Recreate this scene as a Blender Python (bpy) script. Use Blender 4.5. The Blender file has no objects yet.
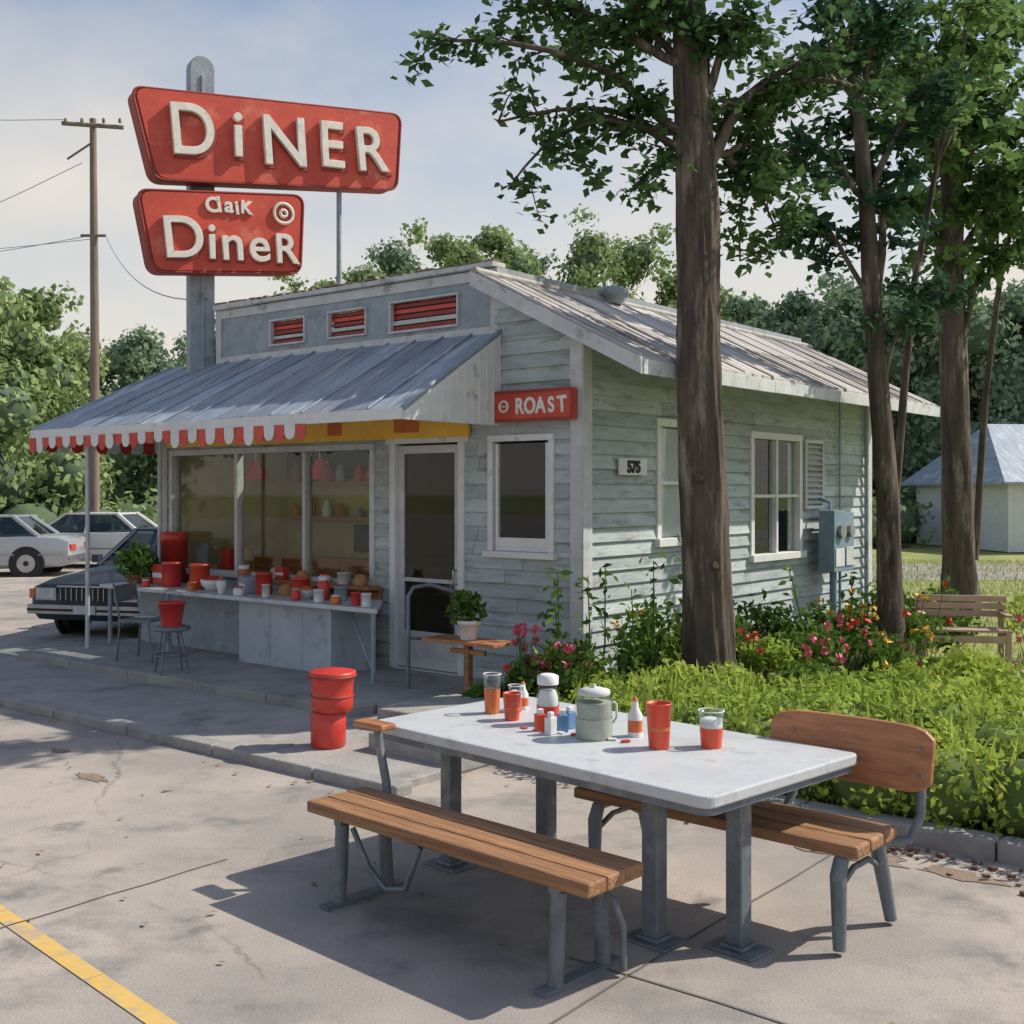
import bpy, math, random
import numpy as np
from mathutils import Vector, Matrix, Quaternion
R = math.radians
random.seed(7); rng = np.random.default_rng(7)
scene = bpy.context.scene
scene.view_settings.view_transform = 'Standard'
scene.view_settings.look = 'None'
scene.view_settings.exposure = 0

# ---------------------------------------------------------------- frame
C = Vector((0.63, 10.4, 0)); TH = R(-38.83)
cT, sT = math.cos(TH), math.sin(TH)
def W(x, y, z=0):
    return Vector((C.x + x*cT - y*sT, C.y + x*sT + y*cT, z))

# ---------------------------------------------------------------- materials
def new_mat(name):
    m = bpy.data.materials.new(name); m.use_nodes = True
    nt = m.node_tree; nt.nodes.clear()
    return m, nt, nt.nodes, nt.links
def lin(c): return (c[0], c[1], c[2], 1)
def M(name, c1, c2=None, scale=4, rough=.7, metal=0, bump=0, bscale=30, stretch=(1,1,1),
      island=0.0, c3=None, s3=1.2, t3=.6, spec=.5, coat=0):
    m, nt, N, L = new_mat(name)
    out = N.new('ShaderNodeOutputMaterial'); p = N.new('ShaderNodeBsdfPrincipled')
    L.new(p.outputs[0], out.inputs[0])
    p.inputs['Roughness'].default_value = rough; p.inputs['Metallic'].default_value = metal
    p.inputs['Specular IOR Level'].default_value = spec
    p.inputs['Coat Weight'].default_value = coat
    tc = N.new('ShaderNodeTexCoord'); mp = N.new('ShaderNodeMapping')
    mp.inputs['Scale'].default_value = stretch
    L.new(tc.outputs['Object'], mp.inputs[0])
    if c2 is None: c2 = tuple(x*.75 for x in c1)
    n = N.new('ShaderNodeTexNoise'); n.inputs['Scale'].default_value = scale
    n.inputs['Detail'].default_value = 8; n.inputs['Roughness'].default_value = .65
    L.new(mp.outputs[0], n.inputs['Vector'])
    cr = N.new('ShaderNodeValToRGB'); cr.color_ramp.elements[0].position = .32; cr.color_ramp.elements[1].position = .68
    cr.color_ramp.elements[0].color = lin(c2); cr.color_ramp.elements[1].color = lin(c1)
    L.new(n.outputs['Fac'], cr.inputs[0]); col = cr.outputs[0]
    if c3 is not None:
        n3 = N.new('ShaderNodeTexNoise'); n3.inputs['Scale'].default_value = s3; n3.inputs['Detail'].default_value = 10
        n3.inputs['Roughness'].default_value = .7
        L.new(mp.outputs[0], n3.inputs['Vector'])
        r3 = N.new('ShaderNodeMapRange'); r3.inputs[1].default_value = t3-.02; r3.inputs[2].default_value = t3+.12
        L.new(n3.outputs['Fac'], r3.inputs[0])
        mx = N.new('ShaderNodeMix'); mx.data_type = 'RGBA'
        L.new(r3.outputs[0], mx.inputs['Factor']); L.new(col, mx.inputs['A']); mx.inputs['B'].default_value = lin(c3)
        col = mx.outputs['Result']
    if island:
        g = N.new('ShaderNodeNewGeometry'); mr = N.new('ShaderNodeMapRange')
        mr.inputs[3].default_value = 1-island; mr.inputs[4].default_value = 1+island
        L.new(g.outputs['Random Per Island'], mr.inputs[0])
        hv = N.new('ShaderNodeHueSaturation'); L.new(mr.outputs[0], hv.inputs['Value']); L.new(col, hv.inputs['Color'])
        col = hv.outputs[0]
    L.new(col, p.inputs['Base Color'])
    if bump:
        nb = N.new('ShaderNodeTexNoise'); nb.inputs['Scale'].default_value = bscale; nb.inputs['Detail'].default_value = 6
        L.new(mp.outputs[0], nb.inputs['Vector'])
        b = N.new('ShaderNodeBump'); b.inputs['Strength'].default_value = bump; b.inputs['Distance'].default_value = .02
        L.new(nb.outputs['Fac'], b.inputs['Height']); L.new(b.outputs[0], p.inputs['Normal'])
    return m
def leaf_mat(name, dark, light, trans=.35):
    m, nt, N, L = new_mat(name)
    out = N.new('ShaderNodeOutputMaterial')
    g = N.new('ShaderNodeNewGeometry'); cr = N.new('ShaderNodeValToRGB')
    cr.color_ramp.elements[0].color = lin(dark); cr.color_ramp.elements[1].color = lin(light)
    tc = N.new('ShaderNodeTexCoord'); n = N.new('ShaderNodeTexNoise'); n.inputs['Scale'].default_value = .6
    n.inputs['Detail'].default_value = 3
    L.new(tc.outputs['Object'], n.inputs['Vector'])
    a = N.new('ShaderNodeMath'); a.operation = 'MULTIPLY_ADD'; a.inputs[1].default_value = .5
    L.new(g.outputs['Random Per Island'], a.inputs[0])
    b = N.new('ShaderNodeMath'); b.operation = 'MULTIPLY_ADD'; b.inputs[1].default_value = 1.6; b.inputs[2].default_value = -.55
    L.new(n.outputs['Fac'], b.inputs[0]); L.new(b.outputs[0], a.inputs[2]); L.new(a.outputs[0], cr.inputs[0])
    d = N.new('ShaderNodeBsdfDiffuse'); t = N.new('ShaderNodeBsdfTranslucent'); mx = N.new('ShaderNodeMixShader')
    mx.inputs[0].default_value = trans
    L.new(cr.outputs[0], d.inputs[0]); L.new(cr.outputs[0], t.inputs[0])
    L.new(d.outputs[0], mx.inputs[1]); L.new(t.outputs[0], mx.inputs[2]); L.new(mx.outputs[0], out.inputs[0])
    return m
def glass_mat(name, tint, refl=.12):
    m, nt, N, L = new_mat(name)
    out = N.new('ShaderNodeOutputMaterial'); tr = N.new('ShaderNodeBsdfTransparent'); gl = N.new('ShaderNodeBsdfGlossy')
    tr.inputs[0].default_value = lin(tint); gl.inputs['Roughness'].default_value = .03
    # thin pane: the same reflectance from either side of a face
    g = N.new('ShaderNodeNewGeometry'); io = N.new('ShaderNodeMapRange'); io.inputs[3].default_value = 1.45; io.inputs[4].default_value = 1/1.45
    L.new(g.outputs['Backfacing'], io.inputs[0])
    fr = N.new('ShaderNodeFresnel'); L.new(io.outputs[0], fr.inputs[0])
    ad = N.new('ShaderNodeMath'); ad.operation = 'ADD'; ad.inputs[1].default_value = refl; ad.use_clamp = True
    L.new(fr.outputs[0], ad.inputs[0])
    mx = N.new('ShaderNodeMixShader'); L.new(ad.outputs[0], mx.inputs[0]); L.new(tr.outputs[0], mx.inputs[1]); L.new(gl.outputs[0], mx.inputs[2])
    L.new(mx.outputs[0], out.inputs[0]); return m

m_side = M('siding_paint', (.47,.53,.54), (.34,.395,.41), 2.2, .8, bump=.25, bscale=14, stretch=(1,1,5), island=.18, c3=(.23,.26,.26), s3=2.5, t3=.545)
m_trim = M('weathered_trim', (.60,.62,.62), (.44,.47,.48), 5, .7, bump=.15, island=.08, c3=(.28,.29,.30), s3=6, t3=.60)
m_trimd = M('grey_trim', (.34,.39,.44), (.23,.28,.32), 5, .7, bump=.2, c3=(.15,.16,.17), s3=4, t3=.58)
m_white = M('white_paint', (.74,.75,.74), (.60,.62,.63), 4, .6, bump=.1, c3=(.38,.38,.38), s3=4, t3=.60)
m_fascia = M('fascia_paint', (.60,.62,.63), (.44,.47,.49), 4, .7, bump=.15, c3=(.25,.24,.23), s3=3.5, t3=.58)
m_roof = M('metal_roof', (.50,.48,.46), (.33,.32,.32), 2.0, .65, metal=.1, bump=.2, bscale=10, stretch=(.8,4,.8), island=.18, c3=(.24,.17,.13), s3=1.6, t3=.54)
m_canopy = M('canopy_metal', (.36,.42,.50), (.22,.275,.345), 2.0, .55, metal=.1, bump=.15, stretch=(4,.8,.8), island=.18, c3=(.54,.57,.60), s3=1.6, t3=.55)
m_red = M('red_sign_paint', (.60,.080,.042), (.47,.05,.03), 3, .5, bump=.1, c3=(.66,.20,.13), s3=2.5, t3=.57)
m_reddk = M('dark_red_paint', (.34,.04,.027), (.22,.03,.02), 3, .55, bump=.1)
m_letter = M('letter_cream', (.82,.79,.72), (.66,.62,.55), 9, .5, c3=(.46,.43,.39), s3=7, t3=.58)
m_yellow = M('yellow_board', (.88,.56,.08), (.80,.42,.05), 3, .7, bump=.1, c3=(.65,.20,.06), s3=2.2, t3=.60)
m_wood = M('bench_wood', (.46,.25,.12), (.20,.095,.045), 4, .65, bump=.5, bscale=14, stretch=(.6,9,9), island=.18, c3=(.12,.065,.04), s3=2.0, t3=.55)
m_orange = M('orange_wood', (.50,.22,.09), (.30,.115,.05), 4, .5, bump=.2, stretch=(.8,8,8), c3=(.20,.08,.035), s3=2.4, t3=.58)
m_steel = M('painted_steel', (.19,.22,.25), (.105,.125,.145), 8, .5, metal=.2, bump=.12, c3=(.28,.27,.26), s3=6, t3=.56)
m_top = M('table_top', (.58,.61,.63), (.44,.47,.50), 3, .42, bump=.06, c3=(.31,.34,.37), s3=3.0, t3=.55)
m_conc = M('concrete', (.38,.36,.345), (.26,.25,.245), 2, .9, bump=.3, bscale=40, c3=(.17,.17,.17), s3=1.4, t3=.56)
m_kerb = M('kerb_stone', (.36,.345,.33), (.24,.235,.23), 5, .9, bump=.3)
m_soil = M('soil', (.09,.06,.04), (.05,.035,.02), 8, .95, bump=.6)
m_bark = M('bark', (.135,.10,.078), (.035,.028,.024), 7, .95, bump=1, bscale=16, stretch=(1,1,.18), c3=(.27,.225,.185), s3=6, t3=.55)
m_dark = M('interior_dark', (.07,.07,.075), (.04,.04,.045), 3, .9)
m_int = M('interior_wall', (.62,.50,.26), (.40,.34,.18), 1.2, .9)
m_floor = M('interior_floor', (.30,.29,.26), (.18,.18,.17), 2, .6)
m_black = M('rubber', (.025,.025,.027), (.018,.018,.02), 20, .75, bump=.2)
m_chrome = M('chrome', (.42,.43,.45), (.30,.31,.33), 5, .3, metal=.8)
m_glass = glass_mat('window_glass', (.80,.85,.83), .02)
m_carglass = glass_mat('car_glass', (.30,.34,.35), .05)
m_jar = glass_mat('jar_glass', (.93,.96,.95), .02)
m_redpl = M('red_enamel', (.62,.05,.033), (.48,.035,.025), 5, .4, coat=.1, c3=(.38,.05,.035), s3=6, t3=.58)
m_redor = M('orange_red_cup', (.70,.10,.04), (.58,.06,.03), 5, .4)
m_orgliq = M('amber_drink', (.66,.20,.05), (.50,.11,.03), 6, .3)
m_blue = M('blue_label', (.14,.28,.50), (.10,.2,.4), 6, .5)
m_terr = M('terracotta', (.42,.16,.09), (.30,.11,.06), 8, .8)
m_meter = M('meter_box_paint', (.20,.29,.37), (.13,.20,.26), 6, .5, bump=.1, c3=(.3,.36,.4), s3=5, t3=.6)
m_pole = M('pole_wood', (.26,.20,.16), (.15,.12,.10), 4, .9, bump=.4, stretch=(1,1,.2))
m_ygreen = M('line_yellow', (.66,.44,.12), (.54,.36,.12), 6, .8, c3=(.36,.32,.26), s3=5, t3=.51)
m_joint = M('joint_dark', (.17,.16,.15), (.11,.10,.10), 5, .95)
m_sage = M('jar_contents', (.40,.43,.36), (.30,.33,.28), 8, .6)
m_bread = M('baked_goods', (.50,.28,.12), (.34,.16,.06), 8, .8)

def ground_mat(name, c1, c2, c3, crack=True):
    m, nt, N, L = new_mat(name)
    out = N.new('ShaderNodeOutputMaterial'); p = N.new('ShaderNodeBsdfPrincipled'); L.new(p.outputs[0], out.inputs[0])
    p.inputs['Roughness'].default_value = .9
    tc = N.new('ShaderNodeTexCoord')
    def noise(s, d=8, r=.6):
        n = N.new('ShaderNodeTexNoise'); n.inputs['Scale'].default_value = s; n.inputs['Detail'].default_value = d
        n.inputs['Roughness'].default_value = r; L.new(tc.outputs['Object'], n.inputs['Vector']); return n
    n1 = noise(.5); cr = N.new('ShaderNodeValToRGB')
    cr.color_ramp.elements[0].position = .42; cr.color_ramp.elements[1].position = .58
    cr.color_ramp.elements[0].color = lin(c2); cr.color_ramp.elements[1].color = lin(c1); L.new(n1.outputs['Fac'], cr.inputs[0])
    n2 = noise(1.3, 10, .68); mr = N.new('ShaderNodeMapRange'); mr.inputs[1].default_value = .50; mr.inputs[2].default_value = .62; mr.inputs[4].default_value = .85
    L.new(n2.outputs['Fac'], mr.inputs[0])
    mx = N.new('ShaderNodeMix'); mx.data_type = 'RGBA'; L.new(mr.outputs[0], mx.inputs['Factor']); L.new(cr.outputs[0], mx.inputs['A']); mx.inputs['B'].default_value = lin(c3)
    n3 = noise(90, 3, .6); m3 = N.new('ShaderNodeMapRange'); m3.inputs[3].default_value = .62; m3.inputs[4].default_value = 1.38
    L.new(n3.outputs['Fac'], m3.inputs[0])
    hv = N.new('ShaderNodeHueSaturation'); L.new(mx.outputs['Result'], hv.inputs['Color']); L.new(m3.outputs[0], hv.inputs['Value'])
    col = hv.outputs[0]
    if crack:
        # oil / damp stains
        ns = noise(2.6, 5, .5); st = N.new('ShaderNodeMapRange'); st.inputs[1].default_value=.64; st.inputs[2].default_value=.72; st.inputs[4].default_value=.55
        L.new(ns.outputs['Fac'], st.inputs[0]); m0=N.new('ShaderNodeMix'); m0.data_type='RGBA'; L.new(st.outputs[0], m0.inputs['Factor']); L.new(col, m0.inputs['A']); m0.inputs['B'].default_value=(.13,.125,.12,1); col=m0.outputs['Result']
        nd = noise(1.2, 6, .7); va = N.new('ShaderNodeMix'); va.data_type = 'VECTOR'; va.inputs['Factor'].default_value = .25
        L.new(tc.outputs['Object'], va.inputs['A']); L.new(nd.outputs['Color'], va.inputs['B'])
        v = N.new('ShaderNodeTexVoronoi'); v.feature = 'DISTANCE_TO_EDGE'; v.inputs['Scale'].default_value = .33
        L.new(va.outputs['Result'], v.inputs['Vector'])
        lt = N.new('ShaderNodeMapRange'); lt.inputs[1].default_value = .0; lt.inputs[2].default_value = .004; lt.inputs[3].default_value = .5; lt.inputs[4].default_value = 0
        L.new(v.outputs['Distance'], lt.inputs[0])
        mk = N.new('ShaderNodeMath'); mk.operation='MULTIPLY'; mg = N.new('ShaderNodeMapRange'); mg.inputs[1].default_value=.42; mg.inputs[2].default_value=.56
        nm_ = noise(.8,3,.5); L.new(nm_.outputs['Fac'], mg.inputs[0]); L.new(lt.outputs[0], mk.inputs[0]); L.new(mg.outputs[0], mk.inputs[1])
        mc = N.new('ShaderNodeMix'); mc.data_type = 'RGBA'; L.new(mk.outputs[0], mc.inputs['Factor']); L.new(col, mc.inputs['A']); mc.inputs['B'].default_value = (.10,.09,.085,1)
        col = mc.outputs['Result']
    L.new(col, p.inputs['Base Color'])
    b = N.new('ShaderNodeBump'); b.inputs['Strength'].default_value = .35; b.inputs['Distance'].default_value = .01
    L.new(n3.outputs['Fac'], b.inputs['Height']); L.new(b.outputs[0], p.inputs['Normal'])
    return m
m_asph = ground_mat('worn_asphalt', (.40,.355,.315), (.29,.265,.245), (.215,.203,.195))
m_grass = ground_mat('grass_ground', (.26,.29,.09), (.17,.22,.06), (.32,.31,.11), False)
m_lane = ground_mat('distant_road', (.33,.31,.29), (.27,.26,.24), (.22,.2,.19), False)

# ---------------------------------------------------------------- mesh builder
class MB:
    def __init__(s): s.v=[]; s.f=[]; s.m=[]; s.s=[]
    def add(s, verts, faces, mi=0, smooth=False):
        o = len(s.v); s.v += [tuple(v) for v in verts]
        for f in faces: s.f.append([i+o for i in f]); s.m.append(mi); s.s.append(smooth)
    def box(s, x0,x1,y0,y1,z0,z1, mi=0, T=None):
        v = [Vector(p) for p in ((x0,y0,z0),(x1,y0,z0),(x1,y1,z0),(x0,y1,z0),(x0,y0,z1),(x1,y0,z1),(x1,y1,z1),(x0,y1,z1))]
        if T is not None: v = [T @ p for p in v]
        s.add(v, [(0,3,2,1),(4,5,6,7),(0,1,5,4),(1,2,6,5),(2,3,7,6),(3,0,4,7)], mi)
    def tube(s, pts, rad, n=8, mi=0, caps=True, wob=0):
        pts = [Vector(p) for p in pts]
        if not hasattr(rad, '__len__'): rad = [rad]*len(pts)
        vs=[]; fs=[]; ref=None
        ph = [random.uniform(0,6.28) for _ in range(4)]
        for i,p in enumerate(pts):
            d = (pts[min(i+1,len(pts)-1)] - pts[max(i-1,0)]).normalized()
            if ref is None:
                ref = d.orthogonal().normalized()
            else:
                ref = (ref - d*ref.dot(d)).normalized()
            b = d.cross(ref)
            for k in range(n):
                a = 2*math.pi*k/n
                w = 1 + (wob*(math.sin(3*a+ph[0]+i*.2)*.45+math.sin(11*a+ph[1]+1.2*math.sin(i*.35))*.5+math.sin(17*a+ph[2]-1.5*math.sin(i*.23))*.35+random.uniform(-.35,.35)) if wob else 0)
                vs.append(p + (ref*math.cos(a)+b*math.sin(a))*rad[i]*w)
        for i in range(len(pts)-1):
            for k in range(n):
                fs.append((i*n+k, i*n+(k+1)%n, (i+1)*n+(k+1)%n, (i+1)*n+k))
        s.add(vs, fs, mi, True)
        if caps:
            s.add(vs[:n], [tuple(reversed(range(n)))], mi); s.add(vs[-n:], [tuple(range(n))], mi)
    def lathe(s, c, prof, n=20, mi=0):
        vs=[]; fs=[]
        for r,z in prof:
            for k in range(n):
                a=2*math.pi*k/n; vs.append((c[0]+r*math.cos(a), c[1]+r*math.sin(a), c[2]+z))
        for i in range(len(prof)-1):
            for k in range(n): fs.append((i*n+k, i*n+(k+1)%n, (i+1)*n+(k+1)%n, (i+1)*n+k))
        s.add(vs, fs, mi, True)
        s.add(vs[:n], [tuple(reversed(range(n)))], mi); s.add(vs[-n:], [tuple(range(n))], mi)
    def prism(s, poly, d, mi=0):
        poly=[Vector(p) for p in poly]; d=Vector(d); n=len(poly)
        nn = Vector((0,0,0))
        for i in range(n): nn += (poly[i]-poly[0]).cross(poly[(i+1)%n]-poly[0])
        if nn.dot(d) > 0: poly = poly[::-1]
        v = poly+[p+d for p in poly]
        s.add(v, [tuple(range(n)), tuple(reversed(range(n,2*n)))]+[(i,i+n,(i+1)%n+n,(i+1)%n) for i in range(n)], mi)
    def obj(s, name, mats, parent=None, bevel=0, loc=None, rot=None, split=0):
        me = bpy.data.meshes.new(name); me.from_pydata(s.v, [], s.f)
        for m in (mats if isinstance(mats,(list,tuple)) else [mats]): me.materials.append(m)
        me.polygons.foreach_set('material_index', s.m); me.polygons.foreach_set('use_smooth', s.s)
        me.update(); o = bpy.data.objects.new(name, me); scene.collection.objects.link(o)
        if parent: o.parent = parent
        if loc is not None: o.location = loc
        if rot is not None: o.rotation_euler = rot
        if bevel:
            b = o.modifiers.new('bevel','BEVEL'); b.width = bevel; b.segments = 2; b.limit_method='ANGLE'; b.angle_limit=R(40)
        if split:
            e = o.modifiers.new('split','EDGE_SPLIT'); e.split_angle = R(split)
        return o
def empty(name, loc=(0,0,0), rz=0):
    e = bpy.data.objects.new(name, None); e.location = loc; e.rotation_euler=(0,0,rz); scene.collection.objects.link(e); return e

def leaves_obj(name, P, Nn, S, mat, parent=None, width=.3, up=None):
    P=np.asarray(P,float); Nn=np.asarray(Nn,float); S=np.asarray(S,float); n=len(P)
    Nn/= np.linalg.norm(Nn,axis=1,keepdims=True)+1e-9
    r = rng.normal(size=(n,3)) if up is None else up
    t = r - (r*Nn).sum(1,keepdims=True)*Nn; t/=np.linalg.norm(t,axis=1,keepdims=True)+1e-9
    b = np.cross(Nn,t); S=S[:,None]
    V = np.stack([P, P+t*S*.45+b*S*width+Nn*S*.06, P+t*S, P+t*S*.45-b*S*width+Nn*S*.06],1).reshape(-1,3)
    me = bpy.data.meshes.new(name); me.vertices.add(4*n); me.vertices.foreach_set('co', V.ravel())
    me.loops.add(4*n); me.loops.foreach_set('vertex_index', np.arange(4*n,dtype=np.int32))
    me.polygons.add(n); me.polygons.foreach_set('loop_start', np.arange(0,4*n,4,dtype=np.int32))
    me.polygons.foreach_set('loop_total', np.full(n,4,dtype=np.int32))
    me.materials.append(mat); me.update(calc_edges=True); me.validate()
    o = bpy.data.objects.new(name, me); scene.collection.objects.link(o)
    if parent: o.parent = parent
    return o
def lump(c, rad, n, size, jit=.6, inner=.7):
    d = rng.normal(size=(n,3)); d/=np.linalg.norm(d,axis=1,keepdims=True)
    k = inner+(1.08-inner)*rng.random((n,1))
    P = np.array(c)+d*np.array(rad)*k; N = d+rng.normal(size=(n,3))*jit
    return P, N, size*(.6+.8*rng.random(n))

# ---------------------------------------------------------------- ground
def sheet(name, pts, z, mat, local=True):
    mb = MB(); v=[W(x,y,z) if local else Vector((x,y,z)) for x,y in pts]
    mb.add(v,[tuple(range(len(v)))]); return mb.obj(name, mat)
sheet('ground', [(-400,-200),(400,-200),(400,700),(-400,700)], -.03, m_grass, False)
sheet('parking_lot', [(-60,-60),(40,-60),(40,-2.06),(-6.5,-2.06),(-6.5,7.5),(-14,14),(-60,14)], 0, m_asph)
sheet('distant_road', [(-60,25.2),(-60,31),(60,31),(60,25.2)], -.024, m_lane, False)
mb = MB()
d_=Vector((.70,-.714,0)); n_=Vector((.714,.70,0)); a_=Vector((-2.40,5.29,.004))
for i in range(-20,12):
    p=a_+d_*i*1.0; q=a_+d_*(i*1.0+.997)
    mb.add([p,q,q+n_*.085,p+n_*.085],[(0,1,2,3)])
mb.obj('road_marking', m_ygreen)
mb = MB()
def jline(a,b,w=.012):
    a=Vector((*a,.004)); b=Vector((*b,.004)); d=(b-a); n=Vector((-d.y,d.x,0)).normalized()*w/2
    k=14
    L_=[a.lerp(b,i/k)+n*random.uniform(-1.8,1.8) for i in range(k+1)]
    for i in range(k): mb.add([L_[i]-n,L_[i+1]-n,L_[i+1]+n,L_[i]+n],[(0,1,2,3)])
jline((W(1.05,-4.7).x,W(1.05,-4.7).y),(W(1.05,-8).x,W(1.05,-8).y)); jline((W(3.2,-4.6).x,W(3.2,-4.6).y),(W(8,-4.6).x,W(8,-4.6).y))
jline((W(3.5,-2.2).x,W(3.5,-2.2).y),(W(3.5,-9).x,W(3.5,-9).y))
mb.obj('pavement_joints', m_joint)
mb = MB()
for cx,cy,r in [(-2.6,-5.1,.16),(-1.1,-4.2,.12),(3.5,-2.55,.22),(4.15,-2.55,.15),(-3.3,-4.5,.1),(-2.0,-3.9,.07)]:
    pts=[]
    for k in range(22):
        a=k/22*6.283; q=r*random.uniform(.55,1.2); pts.append(W(cx+q*1.7*math.cos(a),cy+q*.6*math.sin(a),.004))
    mb.add(pts,[tuple(range(22))])
mb.obj('pavement_patches', M('dirt_patch',(.28,.21,.16),(.20,.15,.12),6,.95,bump=.4))
mb=MB()
for i in range(260):
    p=W(random.uniform(2.6,6.8),-2.25-abs(random.gauss(0,.14)),0); s_=random.uniform(.006,.024)
    T=Matrix.Translation(p)@Matrix.Rotation(random.uniform(0,6),4,'Z'); mb.box(-s_,s_,-s_*.6,s_*.6,.005,s_*.7+.003,0,T)
mb.obj('mulch_bits', M('mulch',(.22,.12,.08),(.12,.07,.05),6,.95))
n=110; xs=rng.uniform(-6,6,n); ys=np.where(rng.random(n)<.6, -3.32-np.abs(rng.normal(size=n))*.12, rng.uniform(-6,-3.4,n)); ys=np.where(xs>.9, ys+1.05*(ys>-3.8), ys)
P=np.array([W(a,b,.012)[:] for a,b in zip(xs,ys)]); N_l=rng.normal(size=(n,3))*.12+[0,0,1]
leaves_obj('fallen_leaves',P,N_l,rng.uniform(.03,.06,n),M('dry_leaf',(.30,.22,.08),(.20,.12,.05),3,.9),None,.3)
def lbox(mb,x0,x1,y0,y1,z0,z1,mi=0):
    p=[W(x0,y0),W(x1,y0),W(x1,y1),W(x0,y1)]
    v=[Vector((q.x,q.y,z0)) for q in p]+[Vector((q.x,q.y,z1)) for q in p]
    mb.add(v,[(0,3,2,1),(4,5,6,7),(0,1,5,4),(1,2,6,5),(2,3,7,6),(3,0,4,7)],mi)
mb=MB()
x=-7.6
while x<.8:
    x2=min(x+1.4,.9); lbox(mb,x,x2-.012,-3.12,-.01,-.05,.06+random.uniform(-.004,.004)); x=x2
mb.obj('sidewalk', m_conc, bevel=.01)
mb=MB(); x=-7.6
while x<.8:
    x2=min(x+1.1,.9); lbox(mb,x,x2-.01,-3.28,-3.125,-.05,.075); x=x2
x=.92
while x<14:
    lbox(mb,x,x+1.09,-2.2,-2.05,-.05,.11); x+=1.1
lbox(mb,.92,1.06,-2.045,-1.2,-.05,.11)
mb.obj('kerb', m_kerb, bevel=.015)
mb=MB(); lbox(mb,1.07,16,-2.04,.05,-.04,.07); lbox(mb,-.75,.9,-1.1,-.02,-.04,.10); lbox(mb,.06,1.06,.05,6.6,-.04,.07)
mb.obj('garden_bed', m_soil)

# ---------------------------------------------------------------- building
B = empty('diner_building', C, TH)
def siding(mb,posf,s0,s1,z0,z1,holes=[],h=.135,lim=None,mi=0,flip=False):
    z=z0
    while z<z1-1e-4:
        a=z; b=min(z+h,z1)
        zs=sorted({a,b}|{q for H in holes for q in (H[2],H[3]) if a<q<b})
        cuts=[s0]; c=s0+random.uniform(.8,2.6)
        while c<s1-.5: cuts.append(c); c+=random.uniform(1.2,2.8)
        cuts.append(s1)
        jit=random.uniform(0,.008)
        for za,zb in zip(zs[:-1],zs[1:]):
            segs=[(cuts[i]+.002,cuts[i+1]-.002) for i in range(len(cuts)-1)]
            for H in holes:
                if H[2]<zb-1e-5 and H[3]>za+1e-5:
                    ns=[]
                    for p,q in segs:
                        if H[1]<=p or H[0]>=q: ns.append((p,q)); continue
                        if H[0]>p: ns.append((p,H[0]))
                        if H[1]<q: ns.append((H[1],q))
                    segs=ns
            for p,q in segs:
                qa,qb=q,q
                if lim: qa=min(q,lim(za)); qb=min(q,lim(zb))
                if qa<=p or qb<=p-.0: continue
                oa=.005+.026*(1-(za-z)/h)+jit; ob=.005+.026*(1-(zb-z)/h)+jit
                v=[posf(p,za,oa),posf(qa,za,oa),posf(qb,zb,ob),posf(p,zb,ob),posf(p,za,0),posf(qa,za,0)]
                fs=[(0,1,2,3),(4,5,1,0)]
                if flip: fs=[tuple(reversed(f)) for f in fs]
                mb.add(v,fs,mi)
        z+=h
front=lambda s,z,o:(s,-o,z); side=lambda s,z,o:(o,s,z)
FW=[(-6.16,-2.69,1.0,2.37),(-2.39,-1.375,.1,2.42),(-1.017,-.348,1.37,2.41)]
SW=[(3.28,4.45,1.22,2.53),(1.30,2.2,1.47,2.58)]
mb=MB(); siding(mb,front,-6.38,0,.12,3.4,FW); siding(mb,front,-1.0,0,3.4,3.93,[],lim=lambda z:-(z-3.40)*2)
mb.obj('front_siding', m_side, B)
mb=MB(); siding(mb,side,0,6.68,.12,3.4,SW); mb.obj('side_siding', m_side, B)
mb=MB()
mb.add([(-6.38,0,0),(-6.38,6.68,0),(-6.38,6.68,3.4),(-6.38,0,3.4)],[(0,1,2,3)])
mb.add([(-6.38,6.68,0),(0,6.68,0),(0,6.68,3.4),(-1,6.68,4.0),(-5.3,6.68,4.0),(-6.38,6.68,3.4)],[(0,1,2,3,4,5)])
mb.obj('rear_walls', m_side, B)
mb=MB(); mb.box(-6.37,-.005,.002,6.67,-.05,.115); mb.obj('foundation', m_kerb, B)
mb=MB()
mb.box(-.10,.035,-.045,-.034,.12,3.38); mb.box(.038,.048,-.045,.10,.12,3.36)
mb.box(-6.42,-6.26,-.05,-.034,.12,3.0); mb.box(.038,.05,6.58,6.70,.12,3.3)
mb.obj('corner_boards', m_trim, B, bevel=.004)
def frame(mb, posb, x0,x1,z0,z1,w=.07,o=.05,mulls=[],rails=[],sill=True):
    posb(mb,x0-w,x1+w,z1,z1+w,o); 
    posb(mb,x0-w,x0,z0,z1,o-.003); posb(mb,x1,x1+w,z0,z1,o-.003)
    posb(mb,x0-w-.03,x1+w+.03,z0-w,z0,o+(.04 if sill else 0))
    for q in mulls: posb(mb,q-.025,q+.025,z0,z1,o-.012)
    for q in rails: posb(mb,x0,x1,q-.018,q+.018,o-.02)
fb=lambda mb,x0,x1,z0,z1,o: mb.box(x0,x1,-o,.06,z0,z1)
sb=lambda mb,x0,x1,z0,z1,o: mb.box(-.06,o,x0,x1,z0,z1)
mb=MB(); frame(mb,fb,-6.16,-2.69,1.0,2.37,mulls=[-4.92,-3.73]); mb.obj('picture_window_frame', m_trim, B, bevel=.006)
mb=MB(); frame(mb,fb,-1.017,-.348,1.37,2.41,w=.06); 
mb.box(-1.0,-.365,-.02,.02,1.372,1.41); mb.box(-1.0,-.965,-.02,.02,1.41,2.39); mb.box(-.40,-.365,-.02,.02,1.41,2.39); mb.box(-.965,-.40,-.015,-.006,1.41,1.50)
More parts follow.
